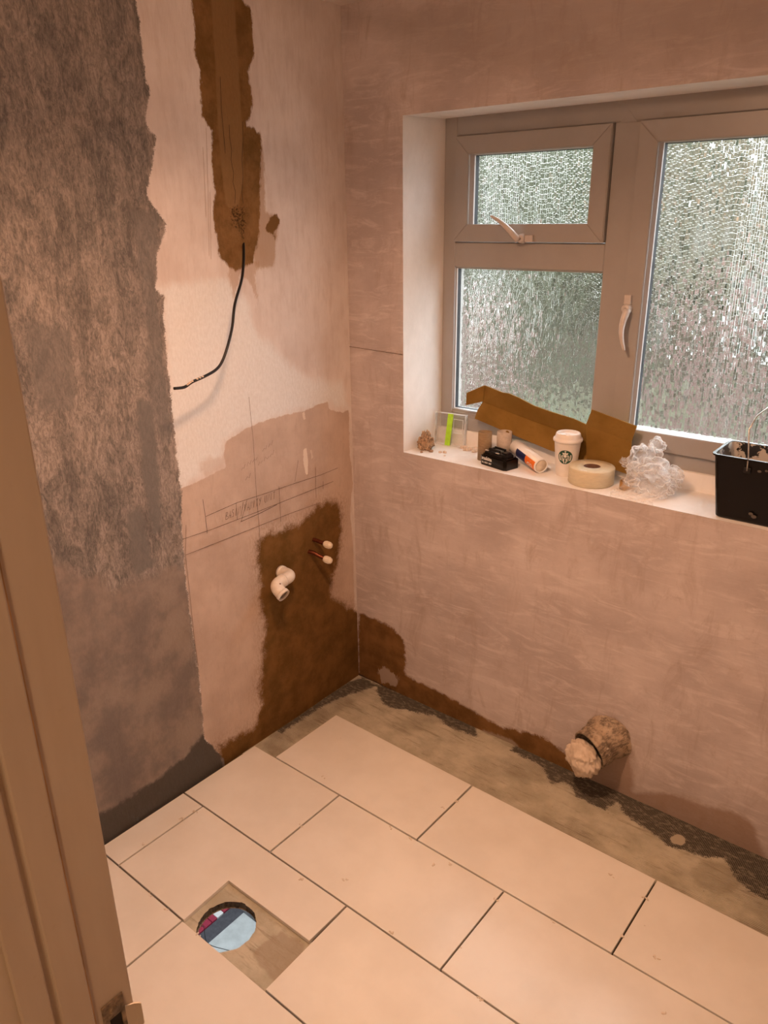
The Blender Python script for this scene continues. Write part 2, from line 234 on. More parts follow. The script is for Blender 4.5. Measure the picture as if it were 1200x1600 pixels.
# ------------------------------------------------------------------ wall and floor materials
def mat_wall_left():
    g = Mat('plaster_left_wall')
    big = g.noise(3.2, 5, .6); str_v = g.noise(9, 6, .7, (1, 4.5, 1)); fine = g.noise(70, 4, .65, (1, 2.2, 1))
    base = g.mix(g.ss(big, .35, .68), (.62, .56, .535), (.76, .72, .71))
    base = g.mix(g.ss(str_v, .42, .75, 0, .45), base, (.50, .43, .40))
    # whiter brushed-on coat round the middle of the wall
    wp = g.region('white_patch', .03, .02, 9, (1, 2, 1), .006)
    base = g.mix(g.math('MULTIPLY', wp, .85), base, g.mix(g.ss(fine, .3, .7), (.70, .73, .75), (.79, .83, .86)))
    # tan unpainted plaster of the lower half
    tan = g.mix(g.ss(g.noise(6, 5, .6), .3, .7), (.47, .37, .31), (.60, .49, .42))
    tan = g.mix(g.ss(g.noise(16, 5, .7, (1, 3, 1)), .5, .8, 0, .5), tan, (.40, .31, .25))
    tm = g.region('tan_low', .008, .002, 45)
    c = g.mix(tm, base, tan)
    c = g.mix(g.math('MULTIPLY', g.region('tan_patch', .02, .01, 40), .55), c, (.55, .45, .39))
    for a, o in (('scuff', .9), ('scuff_b', .45), ('scuff_c', .7)):
        c = g.mix(g.math('MULTIPLY', g.region(a, .004, .0015, 60), o), c, (.80, .72, .64))
    # wet brown render
    bcol = g.mix(g.ss(g.noise(12, 5, .65), .3, .72), (.115, .060, .013), (.20, .105, .03))
    bm_ = g.region('brown', .035, .016, 22, (1, 1, 1), .016)
    c = g.mix(g.math('MULTIPLY', g.ss(g.attr('brown'), -.07, .01), g.ss(fine, .42, .62, 0, .55)), c, (.33, .22, .14))
    c = g.mix(bm_, c, bcol)
    # cable chase
    side = g.region('chase_side', .012, .006, 35, (1, 3, 1), .006)
    c = g.mix(g.math('MULTIPLY', side, .65), c, (.34, .20, .09))
    foot = g.region('chase_foot', .018, .004, 50, (1, 5, 1), .004)
    c = g.mix(g.math('MULTIPLY', foot, .55), c, (.40, .25, .14))
    och = g.mix(g.ss(g.noise(14, 5, .7), .3, .7), (.135, .072, .018), (.23, .125, .045))
    c = g.mix(g.region('chase', .012, .004, 40, (1, 2, 1), .004), c, och)
    c = g.mix(g.region('chase_spot', .012, .003, 70), c, (.16, .085, .025))
    c = g.mix(g.region('chase_mid', .004, .004, 40), c, g.mix(fine, (.20, .115, .045), (.27, .160, .065)))
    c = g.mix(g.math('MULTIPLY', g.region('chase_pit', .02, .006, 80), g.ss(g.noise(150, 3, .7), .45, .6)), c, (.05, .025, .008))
    # grey tanking paint
    fib = g.noise(60, 6, .8, (1, 1.9, .7), 1.2); cloud = g.noise(9, 7, .78, (1, 2.0, .9), .8)
    gd = g.mix(g.ss(fib, .35, .65), (.085, .083, .080), (.19, .172, .158)); gl = g.mix(g.ss(fib, .38, .62), (.195, .175, .162), (.37, .325, .295))
    lightness = g.math('ADD', g.ss(cloud, .40, .60, 0, .75), g.ss(g.noise(2.6, 4, .6, (1, 1.8, 1), .8), .42, .60, 0, .35), clamp=True)
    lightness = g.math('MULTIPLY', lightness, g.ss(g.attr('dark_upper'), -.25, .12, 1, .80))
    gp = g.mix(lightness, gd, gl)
    for a, o in (('stroke_a', .85), ('stroke_b', .85), ('stroke_c', .6), ('stroke_d', .6)):
        gp = g.mix(g.math('MULTIPLY', g.region(a, .02, .008, 25, (1, 1, 1), .004), o), gp, g.mix(fib, (.13, .125, .12), (.19, .18, .17)))
    sl = g.mix(g.ss(g.noise(8, 4, .6), .35, .65), (.185, .155, .14), (.30, .245, .21))
    gp = g.mix(g.math('MULTIPLY', g.region('smooth_low', .04, .02, 10), .85), gp, sl)
    gp = g.mix(g.region('paint_floor', .025, .008, 18, (1, 1, 1), .004), gp, g.mix(fib, (.06, .055, .048), (.12, .11, .10)))
    c = g.mix(g.region('paint', .012, .003, 28, (1, 1, 1), .008), c, gp)
    h = g.math('ADD', g.noise(24, 5, .6, (1, 3, 1)), g.math('MULTIPLY', fib, .4))
    cr = g.ss(g.math('ABSOLUTE', g.math('SUBTRACT', g.noise(6, 3, .6, (1, 6, 1)), .5)), .0, .02)
    h = g.math('SUBTRACT', h, g.math('MULTIPLY', g.math('SUBTRACT', 1.0, cr), g.region('chase', .002, .002)))
    return g.fin(c, g.ss(big, .3, .7, .75, .95), 0, g.bump(h, .28, .003), .25)

def mat_wall_back():
    g = Mat('plaster_window_wall')
    big = g.noise(3.0, 6, .62, (1, 1, 1.3)); streak = g.noise(7, 6, .72, (.9, 1, 4.0), 1.2); fine = g.noise(90, 4, .6, (1, 1, 2))
    arc = g.noise(5.0, 5, .7, (3.2, 1, .9), .8)
    c = g.mix(g.ss(big, .36, .66), (.45, .395, .39), (.59, .53, .525))
    c = g.mix(g.ss(streak, .46, .70, 0, .7), c, (.68, .625, .62))
    c = g.mix(g.ss(arc, .50, .72, 0, .6), c, (.39, .32, .29))
    sw = g.noise(22, 6, .78, (.35, 1, 2.6), .9); c = g.mix(g.ss(sw, .56, .74, 0, .42), c, (.34, .275, .25)); c = g.mix(g.ss(sw, .30, .42, .26, 0), c, (.70, .64, .63))
    c = g.mix(g.ss(fine, .56, .78, 0, .25), c, (.36, .29, .26))
    c = g.mix(g.math('MULTIPLY', g.region('top_shade', .06, .06, 6), .62), c, (.34, .285, .26))  # dimmer light at the wall top, painted in as a darker colour
    c = g.mix(g.math('MULTIPLY', g.region('mid', .02, .012, 18, (1, 1, 1), .004), .8), c, g.mix(fine, (.25, .165, .115), (.36, .255, .19)))
    bc = g.mix(g.ss(g.noise(14, 5, .6), .3, .7), (.125, .062, .015), (.22, .115, .04))
    c = g.mix(g.region('brown', .02, .008, 26, (1, 1, 1), .010), c, bc)
    c = g.mix(g.math('MULTIPLY', g.region('pale_spot', .022, .004, 70, (1, 1, .5), .008), .75), c, (.45, .38, .33))
    c = g.mix(g.math('MULTIPLY', g.region('pale_b', .012, .006, 60), .75), c, (.36, .31, .25))
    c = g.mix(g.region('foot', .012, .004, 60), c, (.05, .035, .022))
    h = g.math('ADD', streak, g.math('MULTIPLY', fine, .35))
    return g.fin(c, g.ss(big, .3, .7, .62, .88), 0, g.bump(h, .25, .003), .3)

def mat_floor():
    g = Mat('tile_adhesive_board')
    big = g.noise(9, 6, .65); fine = g.noise(120, 4, .7); comb = g.n('ShaderNodeTexWave', wave_type='BANDS', bands_direction='Y')
    comb.inputs['Scale'].default_value = 62; comb.inputs['Distortion'].default_value = 1.6; comb.inputs['Detail'].default_value = 2
    g.nt.links.new(g.co(), comb.inputs['Vector'])
    c = g.mix(g.ss(big, .33, .68), (.41, .385, .30), (.56, .53, .43))
    ln = g.math('MULTIPLY', g.ss(comb.outputs['Fac'], .55, .8), g.ss(g.noise(7, 4, .6, (.5, 1, 1)), .48, .62))
    fl_ = g.noise(42, 4, .7, (.22, 1.6, 1)); c = g.mix(g.math('MULTIPLY', g.ss(fl_, .52, .72), .55), c, (.20, .165, .11))
    plain = g.math('SUBTRACT', 1.0, g.region('cutout', .001, .002)); c = g.mix(g.math('MULTIPLY', g.math('MULTIPLY', ln, plain), .7), c, (.13, .10, .07))
    comb2 = g.n('ShaderNodeTexWave', wave_type='BANDS', bands_direction='X')
    comb2.inputs['Scale'].default_value = 75; comb2.inputs['Distortion'].default_value = 1.2
    g.nt.links.new(g.co(), comb2.inputs['Vector'])
    c = g.mix(g.math('MULTIPLY', g.math('MULTIPLY', g.region('comb', .03, .02, 14), g.ss(comb2.outputs['Fac'], .5, .8)), .7), c, (.12, .09, .06))
    sp = g.ss(g.vor(60), .0, .12, 1, 0); c = g.mix(g.math('MULTIPLY', sp, g.ss(g.noise(11, 3, .6), .52, .6)), c, (.10, .08, .055))
    c = g.mix(g.math('MULTIPLY', g.region('patch', .02, .01, 20), .5), c, (.27, .235, .17))
    c = g.mix(g.math('MULTIPLY', g.region('disc', .012, .005, 30), .6), c, g.mix(fine, (.26, .20, .14), (.38, .31, .23)))
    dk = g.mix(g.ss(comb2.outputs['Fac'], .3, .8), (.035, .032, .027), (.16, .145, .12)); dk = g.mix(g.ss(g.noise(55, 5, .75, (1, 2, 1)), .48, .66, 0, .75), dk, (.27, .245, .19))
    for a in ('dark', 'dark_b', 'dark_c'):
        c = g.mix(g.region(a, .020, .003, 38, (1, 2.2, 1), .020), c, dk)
    c = g.mix(g.region('pale', .006, .002, 60), c, (.45, .40, .31))
    c = g.mix(g.region('joint_shade', .0005, .0012, 60), c, (.10, .072, .045))  # shade down in the tile joints, painted as dark floor colour
    h = g.math('ADD', g.math('MULTIPLY', g.math('MULTIPLY', comb.outputs['Fac'], plain), .6), g.math('ADD', big, g.math('MULTIPLY', fine, .5)))
    return g.fin(c, .9, 0, g.bump(h, .6, .003), .2)

def mat_tile():
    g = Mat('white_matt_porcelain')
    n = g.noise(5, 4, .6); f = g.noise(420, 3, .7)
    dirt = g.math('MULTIPLY', g.ss(g.vor(13), .0, .045, 1, 0), g.ss(g.noise(7, 2, .5), .55, .62))
    c = g.mix(g.ss(n, .3, .7), (.735, .715, .66), (.80, .785, .735))
    c = g.mix(g.math('MULTIPLY', dirt, .45), c, (.40, .32, .22))
    return g.fin(c, g.ss(n, .3, .7, .20, .27), 0, g.bump(f, .12, .0006), .5)

M = {}
M['wall_left'] = mat_wall_left(); M['wall_back'] = mat_wall_back(); M['floor'] = mat_floor(); M['tile'] = mat_tile()
M['plaster'] = simple('plain_plaster', (.52, .45, .42), .9, 0, .12, 4, .15)
M['ceiling'] = simple('ceiling_plaster', (.66, .60, .56), .9, 0, .1, 5, .12)
def mat_reveal():
    g = Mat('painted_reveal'); n = g.noise(6, 5, .65, (1, 1, .6)); f = g.noise(60, 4, .6)
    c = g.mix(g.ss(n, .35, .65), (.79, .78, .77), (.88, .875, .87)); c = g.mix(g.ss(f, .6, .8, 0, .2), c, (.64, .58, .55))
    return g.fin(c, .75, 0, g.bump(g.math('ADD', n, f), .25, .002), .3)
M['reveal'] = mat_reveal()
M['upvc'] = simple('white_upvc', (.365, .355, .345), .33, 0, .04, 8, 0, .45)
M['bead'] = simple('pale_glazing_bead', (.80, .80, .80), .35, 0, .03, 8)
M['gasket'] = simple('black_rubber_gasket', (.03, .035, .045), .6, 0, .2, 40)
M['spacer'] = simple('aluminium_spacer', (.62, .64, .66), .35, .7, .1, 40)
M['handle'] = simple('white_enamel_handle', (.56, .52, .49), .3, 0, .06, 60, 0, .5)
M['black'] = simple('black_plastic', (.006, .005, .005), .42, 0, .3, 90, .03, .4)
M['black_gloss'] = simple('black_gloss_plastic', (.004, .0035, .0035), .26, 0, .3, 90, .02, .35)
M['steel'] = simple('galvanised_wire', (.55, .53, .50), .35, .9, .15, 120)
M['white_plastic'] = simple('white_pipe_plastic', (.78, .74, .68), .32, 0, .05, 60, .03, .5)
M['copper'] = simple('dull_copper', (.16, .045, .02), .42, .75, .35, 90, .1)
M['cap'] = simple('cream_push_cap', (.80, .72, .58), .4, 0, .06, 120)
M['paper'] = simple('white_cup_card', (.76, .73, .70), .6, 0, .04, 30)
M['lid'] = simple('white_cup_lid', (.82, .79, .76), .35, 0, .03, 30)
M['foam'] = simple('milky_residue', (.62, .45, .33), .5, 0, .2, 120)
M['logo_green'] = simple('printed_dark_green', (.012, .075, .050), .5, 0, .1, 60)
M['logo_white'] = simple('printed_white', (.80, .80, .76), .5, 0, .03, 60)
M['tube'] = simple('brown_board_tube', (.30, .21, .12), .8, 0, .12, 60, .1, None, (1, 1, 4))
M['tube_grey'] = simple('pale_board_tube', (.55, .49, .44), .7, 0, .12, 60, .1)
M['core'] = simple('dark_tape_core', (.14, .075, .05), .8, 0, .2, 60)
M['tape'] = simple('cream_joint_tape', (.66, .60, .44), .75, 0, .06, 50, .12, None, (1, 1, 5))
M['pack_tape'] = simple('brown_parcel_tape', (.34, .20, .07), .45, 0, .2, 90)
M['cart_white'] = simple('white_cartridge', (.88, .90, .92), .28, 0, .03, 40, 0, .5)
M['cart_blue'] = simple('navy_label', (.020, .028, .12), .35, 0, .1, 40)
M['cart_orange'] = simple('orange_label', (.82, .19, .02), .4, 0, .08, 40)
M['green'] = simple('lime_green_strip', (.42, .78, .03), .5, 0, .12, 60)
M['mortar'] = simple('mortar_lump', (.36, .25, .16), .95, 0, .62, 110, .9)
M['mortar_dark'] = simple('brown_mortar_crumb', (.28, .17, .11), .95, 0, .4, 200, .5)
M['flake'] = simple('plaster_flake', (.64, .52, .42), .9, 0, .2, 120, .4)
M['crumb'] = simple('pale_adhesive', (.66, .60, .52), .9, 0, .15, 150, .4)
M['pencil'] = simple('pencil_graphite', (.20, .145, .115), .8, 0, .35, 60)
M['ink'] = simple('dark_pencil', (.12, .085, .07), .8, 0, .35, 60)
M['crack'] = simple('dark_crack', (.06, .03, .012), .9); M['scratch'] = simple('trowel_scratch', (.42, .33, .27), .9)
def mat_card():
    g = Mat('brown_corrugated_card'); n = g.noise(7, 4, .6); f = g.noise(160, 3, .6, (.4, 1, 1))
    c = g.mix(g.ss(n, .3, .7), (.20, .115, .024), (.265, .155, .038)); c = g.mix(g.ss(f, .5, .8, 0, .3), c, (.16, .09, .018))
    return g.fin(c, .85, 0, g.bump(f, .1, .001), .15)
M['card'] = mat_card()
def mat_jamb():
    g = Mat('worn_gloss_joinery'); n = g.noise(3, 5, .6, (3, 3, .5)); f = g.noise(40, 5, .7)
    c = g.mix(g.ss(n, .35, .65), (.52, .43, .34), (.60, .51, .41))
    chip = g.math('MULTIPLY', g.ss(g.vor(9, (1.5, 1.5, .7)), .0, .05, 1, 0), g.ss(g.noise(5, 3, .6), .5, .6))
    c = g.mix(g.math('MULTIPLY', chip, .7), c, (.25, .13, .05)); c = g.mix(g.ss(f, .62, .8, 0, .3), c, (.38, .26, .15))
    return g.fin(c, .42, 0, g.bump(n, .1, .002), .4)
M['jamb'] = mat_jamb()
M['jamb_rub'] = simple('rubbed_bare_paint_edge', (.52, .33, .17), .6, 0, .35, 25, .2, None, (2, 2, .6))
M['hall_wall'] = simple('yellow_hall_wall', (.42, .30, .13), .85, 0, .1, 6)
M['old_metal'] = simple('paint_smeared_brass', (.24, .175, .11), .5, .25, .6, 90, .4)
M['hole_black'] = simple('dark_socket', (.012, .008, .008), .9)
def mat_soil():
    g = Mat('dirty_grey_pipe'); n = g.noise(45, 5, .7, (1, 3, 1)); m2 = g.noise(20, 4, .7)
    c = g.mix(g.ss(n, .4, .6), (.16, .12, .085), (.42, .33, .24)); c = g.mix(g.ss(m2, .5, .64, 0, .8), c, (.52, .40, .29))
    c = g.mix(g.ss(g.noise(60, 3, .6), .66, .72), c, (.75, .68, .6))
    return g.fin(c, .55, 0, g.bump(n, .7, .004), .5)
M['soil'] = mat_soil()
def mat_bag():
    g = Mat('dusty_white_bag'); n = g.noise(40, 5, .6, (1, 1, .5))
    c = g.mix(g.ss(n, .35, .65), (.60, .50, .40), (.76, .66, .56)); return g.fin(c, .5, 0, g.bump(n, .2, .003), .4)
M['old_bag'] = mat_bag()

def mat_pane(name, blocky, smear):
    """pressed obscure glass: the inner face is a patchwork of small tilted oblong facets"""
    g = Mat(name); nt = g.nt
    sp = g.n('ShaderNodeSeparateXYZ'); nt.links.new(g.co(), sp.inputs[0])
    def brick(w, h, swap, off, mort=.06):
        cb = g.n('ShaderNodeCombineXYZ'); warp = g.math('MULTIPLY', g.math('SUBTRACT', g.noise(26, 2, .5), .5), .006 if blocky else .03)
        u = g.math('ADD', sp.outputs['X'], g.math('ADD', warp, off+40*w)); v = g.math('ADD', sp.outputs['Z'], g.math('MULTIPLY', warp, .7))
        wn = g.n('ShaderNodeTexWhiteNoise', noise_dimensions='1D'); g.set(wn.inputs['W'], g.math('FLOOR', g.math('DIVIDE', u, w))); v = g.math('ADD', v, g.math('MULTIPLY', wn.outputs['Value'], .08))
        g.set(cb.inputs[0], v if swap else u); g.set(cb.inputs[1], u if swap else v)
        bt = g.n('ShaderNodeTexBrick'); bt.inputs['Scale'].default_value = 1.0; bt.inputs['Mortar Size'].default_value = min(w, h)*mort; bt.inputs['Mortar Smooth'].default_value = .6
        bt.inputs['Brick Width'].default_value = h if swap else w; bt.inputs['Row Height'].default_value = w if swap else h
        bt.inputs['Color1'].default_value = (0, 0, 0, 1); bt.inputs['Color2'].default_value = (1, 1, 1, 1); bt.inputs['Mortar'].default_value = (.5, .5, .5, 1)
        bt.offset = .37; bt.squash = 1.0
        nt.links.new(cb.outputs[0], bt.inputs['Vector']); return bt.outputs['Color'], bt.outputs['Fac']
    c1, f1 = brick(.0070, .0140, True, 0.0); c2, f2 = brick(.0105, .0115, True, .313); c3, f3 = brick(.0055, .021, True, .771)
    def chan(c):
        s_ = g.n('ShaderNodeSeparateColor'); nt.links.new(c, s_.inputs[0]); return s_.outputs[0]
    k = .36 if blocky else .18
    tx = g.math('MULTIPLY', g.math('SUBTRACT', g.math('ADD', chan(c1), chan(c3)), 1.0), k); tz = g.math('MULTIPLY', g.math('SUBTRACT', g.math('ADD', chan(c2), g.math('MULTIPLY', chan(c1), .6)), .8), k*.62)
    geo = g.n('ShaderNodeNewGeometry'); cb = g.n('ShaderNodeCombineXYZ'); g.set(cb.inputs[0], tx); g.set(cb.inputs[2], tz)
    va = g.n('ShaderNodeVectorMath', operation='ADD'); nt.links.new(geo.outputs['Normal'], va.inputs[0]); nt.links.new(cb.outputs[0], va.inputs[1])
    vn = g.n('ShaderNodeVectorMath', operation='NORMALIZE'); nt.links.new(va.outputs[0], vn.inputs[0])
    h = g.math('ADD', g.math('ADD', f1, g.math('MULTIPLY', f3, .6)), g.math('MULTIPLY', g.noise(120 if blocky else 90, 2, .5, (1.6, 1, .55)), (.35 if blocky else 1.5)))
    bp = g.bump(h, .55, .0012, vn.outputs[0])
    refr = g.n('ShaderNodeBsdfRefraction'); refr.inputs['IOR'].default_value = 1.45; refr.inputs['Roughness'].default_value = .06
    refr.inputs['Color'].default_value = (.95, .97, .96, 1); nt.links.new(bp, refr.inputs['Normal'])
    tl = g.n('ShaderNodeBsdfTranslucent')
    gl = g.n('ShaderNodeBsdfGlossy'); gl.inputs['Roughness'].default_value = .25; nt.links.new(bp, gl.inputs['Normal']); gl.inputs['Color'].default_value = (.9, .9, .9, 1)
    # condensation wiped in long streaks
    w = g.noise(3.4, 6, .72, (2.6, 1, .55), 1.0); w2 = g.noise(16, 5, .7, (2.4, 1, .35), .6)
    streak = g.math('MULTIPLY', g.ss(w, .44, .64), g.ss(w2, .38, .62)); tl.inputs[0].default_value = (.93, .95, .95, 1)
    m1 = g.n('ShaderNodeMixShader'); g.set(m1.inputs[0], g.math('ADD', .018, g.math('MULTIPLY', streak, smear))); nt.links.new(refr.outputs[0], m1.inputs[1]); nt.links.new(tl.outputs[0], m1.inputs[2])
    m3 = g.n('ShaderNodeMixShader'); m3.inputs[0].default_value = .05; nt.links.new(m1.outputs[0], m3.inputs[1]); nt.links.new(gl.outputs[0], m3.inputs[2])
    nt.links.new(m3.outputs[0], g.out.inputs[0]); return g.m
def mat_clear_face():
    g = Mat('smooth_outer_glass'); r_ = g.n('ShaderNodeBsdfRefraction'); r_.inputs['IOR'].default_value = 1.45; r_.inputs['Roughness'].default_value = .02; r_.inputs['Color'].default_value = (.97, .98, .98, 1)
    g.nt.links.new(r_.outputs[0], g.out.inputs[0]); return g.m
M['outer_glass'] = mat_clear_face()
M['pane_soft'] = mat_pane('rippled_obscure_glass', False, .03); M['pane'] = mat_pane('patterned_obscure_glass', True, .02); M['pane_wet'] = mat_pane('patterned_glass_with_condensation', True, .13)

def mat_clear(name, col, milky, rough, scale=30, alpha=.5):
    g = Mat(name); nt = g.nt
    tr = g.n('ShaderNodeBsdfTransparent'); tr.inputs[0].default_value = (.97, .97, .97, 1)
    n = g.noise(scale, 4, .6, (1, 1, 1), .5); bp = g.bump(n, .3, .005)
    p = g.b; g.set(p.inputs['Base Color'], col); g.set(p.inputs['Roughness'], rough); g.set(p.inputs['Normal'], bp); g.set(p.inputs['Specular IOR Level'], .8)
    tl = g.n('ShaderNodeBsdfTranslucent'); tl.inputs[0].default_value = (*col, 1)
    a = g.n('ShaderNodeMixShader'); a.inputs[0].default_value = milky; nt.links.new(p.outputs[0], a.inputs[1]); nt.links.new(tl.outputs[0], a.inputs[2])
    lw = g.n('ShaderNodeLayerWeight'); lw.inputs[0].default_value = .35; nt.links.new(bp, lw.inputs['Normal'])
    f = g.ss(g.math('ADD', g.math('MULTIPLY', lw.outputs['Facing'], .8), g.math('MULTIPLY', n, .5)), .25, .95, alpha, 1.0)
    b = g.n('ShaderNodeMixShader'); g.set(b.inputs[0], f); nt.links.new(tr.outputs[0], b.inputs[1]); nt.links.new(a.outputs[0], b.inputs[2])
    nt.links.new(b.outputs[0], g.out.inputs[0]); return g.m
M['clear_tray'] = mat_clear('clear_thin_plastic', (.9, .93, .95), .5, .15, 20, .10)
M['tray_rim'] = mat_clear('clear_plastic_rim', (.93, .95, .97), .5, .15, 20, .55)
M['poly'] = mat_clear('crumpled_polythene', (1.0, 1.0, 1.0), .7, .14, 45, .20)

# ------------------------------------------------------------------ room shell
RW, FRONT, H = 2.16, -1.742, 2.31      # right wall x, door wall y, ceiling height
FZ = -.012                            # board under the tiles
WX0, WX1, WZ0, WZ1, WY = .232, 1.50, .970, 2.000, .20   # window opening and depth to the frame

def lines_of(segs, step):
    out = []
    for a, b in zip(segs, segs[1:]):
        n = max(1, int(round((b-a)/step))); out += list(np.linspace(a, b, n+1)[:-1])
    out.append(segs[-1]); return np.array(out)
def grid_wall(name, us, vs, skip, place, regions, mat, relief, thick_dir):
    nu, nv = len(us), len(vs); U, V = np.meshgrid(us, vs, indexing='ij'); pts = np.stack([U.ravel(), V.ravel()], 1)
    d = (fnoise(np.stack([pts[:, 0]*2.2, pts[:, 1]*2.2, pts[:, 0]*0], 1), 3)-.5)*relief
    edge = (pts[:, 0] < us[0]+1e-6) | (pts[:, 0] > us[-1]-1e-6) | (pts[:, 1] < vs[0]+1e-6) | (pts[:, 1] > vs[-1]-1e-6)
    d[edge] = 0
    i, j = np.meshgrid(np.arange(nu-1), np.arange(nv-1), indexing='ij'); i = i.ravel(); j = j.ravel()
    cu = (us[i]+us[i+1])/2; cv = (vs[j]+vs[j+1])/2; keep = ~skip(cu, cv); i, j = i[keep], j[keep]
    F = np.stack([i*nv+j, (i+1)*nv+j, (i+1)*nv+j+1, i*nv+j+1], 1)
    used = np.zeros(nu*nv, bool); used[F.ravel()] = True; remap = np.cumsum(used)-1
    if skip(np.array([(WX0+WX1)/2]), np.array([1.5]))[0]:
        near = (pts[:, 0] > WX0-.001) & (pts[:, 0] < WX1+.001) & (pts[:, 1] > WZ0-.001) & (pts[:, 1] < WZ1+.001); d[near] = 0
    co = place(pts[:, 0], pts[:, 1], d)[used]; F = remap[F]
    me = bpy.data.meshes.new(name); me.from_pydata(co.tolist(), [], F.tolist()); me.update()
    for k, poly in regions.items():
        at = me.attributes.new(k, 'FLOAT', 'POINT'); at.data.foreach_set('value', sdf(pts[used], poly).astype(np.float32))
    me.polygons.foreach_set('use_smooth', [True]*len(me.polygons))
    return me
def add_back(me, boxes):
    """solid bodies behind the plaster face"""
    bm = bmesh.new(); bm.from_mesh(me)
    for lo, hi in boxes: box_bm(bm, lo, hi)
    bm.to_mesh(me); bm.free()

# left wall: plane x = 0, u = y, v = z
us = lines_of([FRONT, 0.0], .007); vs = lines_of([-.05, H], .007)
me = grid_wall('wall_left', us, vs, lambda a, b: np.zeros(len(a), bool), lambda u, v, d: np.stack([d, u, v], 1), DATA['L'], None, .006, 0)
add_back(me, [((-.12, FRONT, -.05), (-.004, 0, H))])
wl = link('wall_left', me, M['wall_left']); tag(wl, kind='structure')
# window wall: plane y = 0, u = x, v = z (with the window opening cut out)
us = lines_of([0, WX0, WX1, RW], .007); vs = lines_of([-.05, WZ0, WZ1, H], .007)
inw = lambda a, b: (a > WX0) & (a < WX1) & (b > WZ0) & (b < WZ1)
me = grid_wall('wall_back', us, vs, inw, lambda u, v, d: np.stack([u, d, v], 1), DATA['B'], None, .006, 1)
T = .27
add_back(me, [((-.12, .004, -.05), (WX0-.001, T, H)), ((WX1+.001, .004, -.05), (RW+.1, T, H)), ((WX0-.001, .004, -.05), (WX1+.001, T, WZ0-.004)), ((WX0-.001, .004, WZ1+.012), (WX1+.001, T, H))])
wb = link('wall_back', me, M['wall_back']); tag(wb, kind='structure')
tag(box('wall_right', (RW, FRONT-.118, -.05), (RW+.1, 0, H), M['plaster']), kind='structure')
DX0, DX1, DT = 1.228, 2.00, 2.03
bm = bmesh.new(); box_bm(bm, (-.12, FRONT-.118, -.05), (DX0-.03, FRONT, H)); box_bm(bm, (DX1+.03, FRONT-.118, -.05), (RW, FRONT, H)); box_bm(bm, (DX0-.03, FRONT-.118, DT+.03), (DX1+.03, FRONT, H))
tag(from_bm('wall_front', bm, M['plaster']), kind='structure')
tag(box('ceiling', (-.12, -4.0, H), (3.4, T, H+.12), M['ceiling']), kind='structure')
# hall outside the door
bm = bmesh.new(); box_bm(bm, (DX0-.9, -4.0, -.05), (DX0-.8, FRONT-.118, H)); box_bm(bm, (3.0, -4.0, -.05), (3.1, FRONT-.118, H)); box_bm(bm, (DX0-.9, -4.1, -.05), (3.1, -4.0, H)); box_bm(bm, (RW, FRONT-.118-.001, -.05), (3.1, FRONT-.02, H))
tag(from_bm('wall_hall', bm, M['hall_wall']), kind='structure')

# floor: board with a round hole cut through
HC = (.499, -1.113); HR = .077
def holed_plate(z, step, xr, yr, ragged, regions):
    def cl(a, b, c):
        return lines_of([a, c-.09, c+.09, b], step)
    us = np.concatenate([lines_of([xr[0], HC[0]-.09], step)[:-1], lines_of([HC[0]-.09, HC[0]+.09], .004), lines_of([HC[0]+.09, xr[1]], step)[1:]])
    vs = np.concatenate([lines_of([yr[0], HC[1]-.09], step)[:-1], lines_of([HC[1]-.09, HC[1]+.09], .004), lines_of([HC[1]+.09, yr[1]], step)[1:]])
    nu, nv = len(us), len(vs); U, V = np.meshgrid(us, vs, indexing='ij'); P = np.stack([U.ravel(), V.ravel()], 1)
    i, j = np.meshgrid(np.arange(nu-1), np.arange(nv-1), indexing='ij'); i = i.ravel(); j = j.ravel()
    cu = (us[i]+us[i+1])/2; cv = (vs[j]+vs[j+1])/2; ins = np.hypot(cu-HC[0], cv-HC[1]) < HR
    F = np.stack([i*nv+j, (i+1)*nv+j, (i+1)*nv+j+1, i*nv+j+1], 1)
    rim = np.intersect1d(F[ins].ravel(), F[~ins].ravel()); F = F[~ins]
    used = np.zeros(nu*nv, bool); used[F.ravel()] = True; remap = np.cumsum(used)-1
    regs = {k: sdf(P, p) for k, p in regions.items()}
    ang = np.arctan2(P[rim, 1]-HC[1], P[rim, 0]-HC[0]); rr = HR*(1+ragged*(fnoise(np.stack([np.cos(ang)*9, np.sin(ang)*9, ang*0], 1), 5)-.47))
    P[rim, 0] = HC[0]+np.cos(ang)*rr; P[rim, 1] = HC[1]+np.sin(ang)*rr
    zz = z + (fnoise(np.stack([P[:, 0]*14, P[:, 1]*14, P[:, 0]*0], 1), 8)-.5)*(.003 if regions else 0)
    if regions: zz = np.minimum(zz, z+.0012)
    co = np.stack([P[:, 0], P[:, 1], zz], 1)[used]
    return co, remap[F], {k: v[used] for k, v in regs.items()}, list(zip(ang, rr))
co, F, regs, rim = holed_plate(FZ, .008, (0, RW), (FRONT, 0), .10, dict(DATA['F'], cutout=[(.39, -1.20), (.39, -1.01), (.716, -1.01), (.716, -1.20)], joint_shade=[(0, -1.76), (0, -.62), (.125, -.577), (.125, -.285), (2.2, -.290), (2.2, -1.76), (.2, -1.76), (.2, -1.21), (.395, -1.195), (.716, -1.195), (.716, -1.008), (.388, -1.008), (.388, -1.195), (.2, -1.20), (.2, -1.76)]))
me = bpy.data.meshes.new('floor'); me.from_pydata(co.tolist(), [], F.tolist()); me.update()
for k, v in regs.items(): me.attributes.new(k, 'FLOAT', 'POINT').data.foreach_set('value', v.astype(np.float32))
me.polygons.foreach_set('use_smooth', [True]*len(me.polygons))
bm = bmesh.new(); bm.from_mesh(me)
co2, F2, _, _ = holed_plate(-.036, .09, (-2.2, 3.4), (-4.0, T), .02, {})
